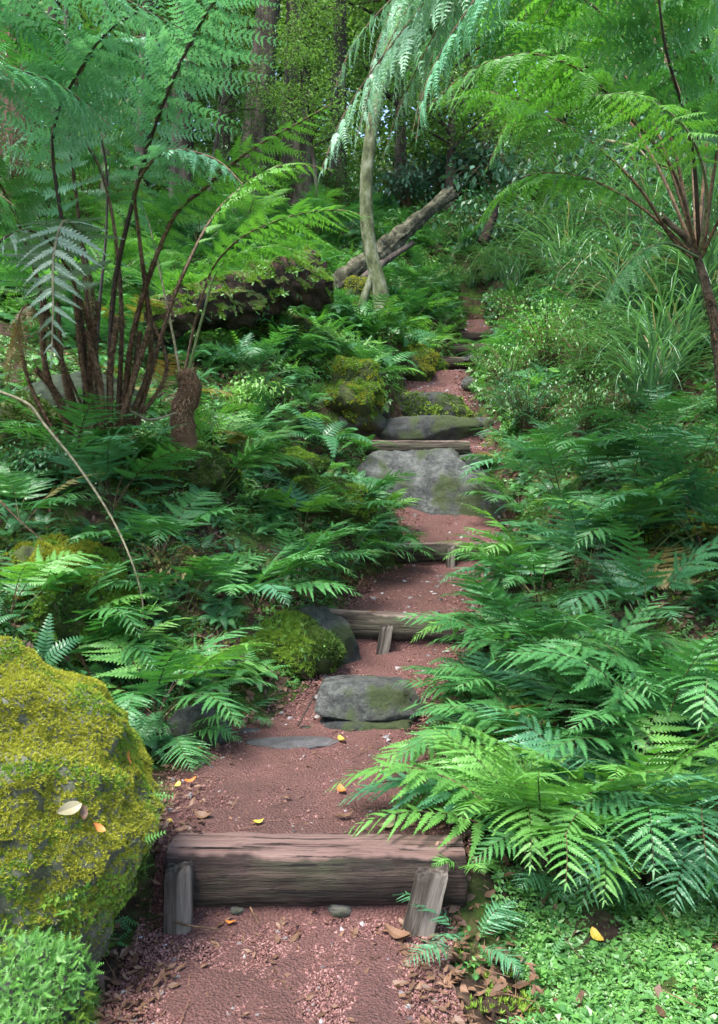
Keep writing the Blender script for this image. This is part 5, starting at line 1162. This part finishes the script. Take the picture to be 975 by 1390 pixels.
# single fallen leaves on the path and stones
def leafmesh(l,w,curl,seed):
    g=Geo(); n=10; t=np.linspace(0,1,n); ww=w*np.sin(np.pi*t**.8)**.8+.0008; x=l*(t-.5); z=curl*l*(2*t-1)**2+.003
    V=np.concatenate([np.stack([x,ww,z+ww*.35+.002*np.sin(t*9+seed)],1),np.stack([x,0*t,z],1),np.stack([x,-ww,z+ww*.2],1)]); k=np.arange(n-1)
    g.add(V,[np.stack([k,n+k,n+k+1,k+1],1),np.stack([n+k,2*n+k,2*n+k+1,n+k+1],1)],0,.5); return g
for i,(px,py,m_,l,lb) in enumerate([(259,1073,'orange_leaf',.06,'orange brown fallen leaf by the left edge of the gravel terrace'),(241,1082,'yellow_leaf',.05,'yellow fallen leaf leftmost on the gravel terrace'),
 (464,1087,'orange_leaf',.075,'orange fallen leaf right of the middle of the gravel terrace'),(349,1131,'yellow_leaf',.06,'tan curled leaf just behind the middle of the nearest log'),
 (469,1123,'dead_leaf',.08,'brown leaf behind the nearest log, right of the tan curled one'),(277,1124,'dead_leaf',.09,'long tan leaf behind the nearest log near its left end'),
 (231,1137,'yellow_leaf',.05,'small yellow leaf standing at the left end of the nearest log'),(269,1030,'orange_leaf',.06,'rusty leaf beneath the dark fern at the left of the terrace'),
 (390,1096,'dead_leaf',.045,'small tan leaf in the middle of the gravel terrace'),(464,1017,'yellow_leaf',.08,'flat olive yellow leaf right of the sunken flat stone'),
 (601,1091,'yellow_leaf',.06,'bright yellow leaf at the right edge of the terrace'),(526,1137,'grass_dry',.11,'long pale straw coloured leaf behind the right end of the nearest log'),
 (313,1270,'orange_leaf',.045,'small orange leaf on the gravel below the nearest log'),(539,1287,'dead_leaf',.11,'long brown leaf on the gravel below the leaning right stake'),
 (811,1296,'yellow_leaf',.075,'large yellow leaf lying in the small leaved carpet at the bottom right'),(536,1098,'fern_yellow',.05,'small greenish yellow leaf on the right half of the terrace'),
 (474,880,'yellow_leaf',.09,'yellow leaf on the gravel at the left stake of the second log'),(505,848,'orange_leaf',.06,'rusty leaf fragment against the second log step')]):
    q_=ground_at(px,py); q_[2]=max(q_[2]+.012,pzz(q_[1])+.02)
    o=leafmesh(l,l*.24,.25,i).build('fallen_leaf',MT[m_],loc=q_); o.rotation_euler=(random.uniform(-.2,.2),random.uniform(-.2,.2),random.uniform(0,6)); tag(o,lb,'leaf','single fallen leaves')
# leaves lying on the mossy boulder
def drop_on(ob,px,py):
    bpy.context.view_layer.update(); Mi=ob.matrix_world.inverted(); o_=Mi@Vector((0,0,EYE)); t_=Mi@Vector(at(px,py,3)); h,loc,nn,_=ob.ray_cast(o_,(t_-o_).normalized()); 
    return (ob.matrix_world@loc, ob.matrix_world.to_3x3()@nn) if h else (None,None)
for i,(px,py,m_,l,lb) in enumerate([(165,1030,'orange_leaf',.05,'orange leaf standing on the mossy boulder shoulder'),(130,1128,'orange_leaf',.045,'rusty orange leaf low on the mossy boulder'),(88,1102,'grass_dry',.08,'long pale strip of leaf on the flank of the mossy boulder'),(108,1110,'dead_leaf',.05,'tan curled leaf between the pale strip and the rusty leaf on the boulder')]):
    lc,nn=drop_on(big,px,py)
    if lc is None: continue
    o=leafmesh(l,l*.24,.15,i).build('fallen_leaf',MT[m_],loc=lc+nn*.02); q2=nn.to_track_quat('Z','Y').to_euler(); o.rotation_euler=q2; o.rotation_euler.rotate_axis('Z',1.2+i); tag(o,lb,'leaf','single fallen leaves')
# ------------------------------------------------------------------ light
w=bpy.data.worlds.new('World'); sc.world=w; w.use_nodes=True; nt=w.node_tree
sky=nt.nodes.new('ShaderNodeTexSky'); sky.sky_type='NISHITA'; sky.sun_disc=False
SE,SR=R(62),R(-140)
sky.sun_elevation=SE; sky.sun_rotation=SR; sky.air_density=1.2; sky.dust_density=2.0; sky.ozone_density=1
nt.links.new(sky.outputs[0],nt.nodes['Background'].inputs[0]); nt.nodes['Background'].inputs[1].default_value=.085
sl=bpy.data.lights.new('sun','SUN'); so=bpy.data.objects.new('sun',sl); col.objects.link(so)
sl.energy=1.5; sl.angle=R(22); sl.color=(1,.96,.88)
dirn=Vector((math.sin(SR)*math.cos(SE),math.cos(SR)*math.cos(SE),math.sin(SE)))
so.rotation_euler=dirn.to_track_quat('Z','Y').to_euler(); so.location=(0,0,30)
sc.view_settings.view_transform='Standard'; sc.view_settings.look='None'; sc.view_settings.exposure=2.75
sc.cycles.use_adaptive_sampling=True; sc.cycles.adaptive_threshold=.02; sc.view_settings.gamma=1; sc.view_settings.use_curve_mapping=False
sc.cycles.max_bounces=6; sc.cycles.diffuse_bounces=3; sc.cycles.glossy_bounces=2; sc.cycles.transmission_bounces=3; sc.cycles.transparent_max_bounces=4
sc.cycles.use_denoising=True
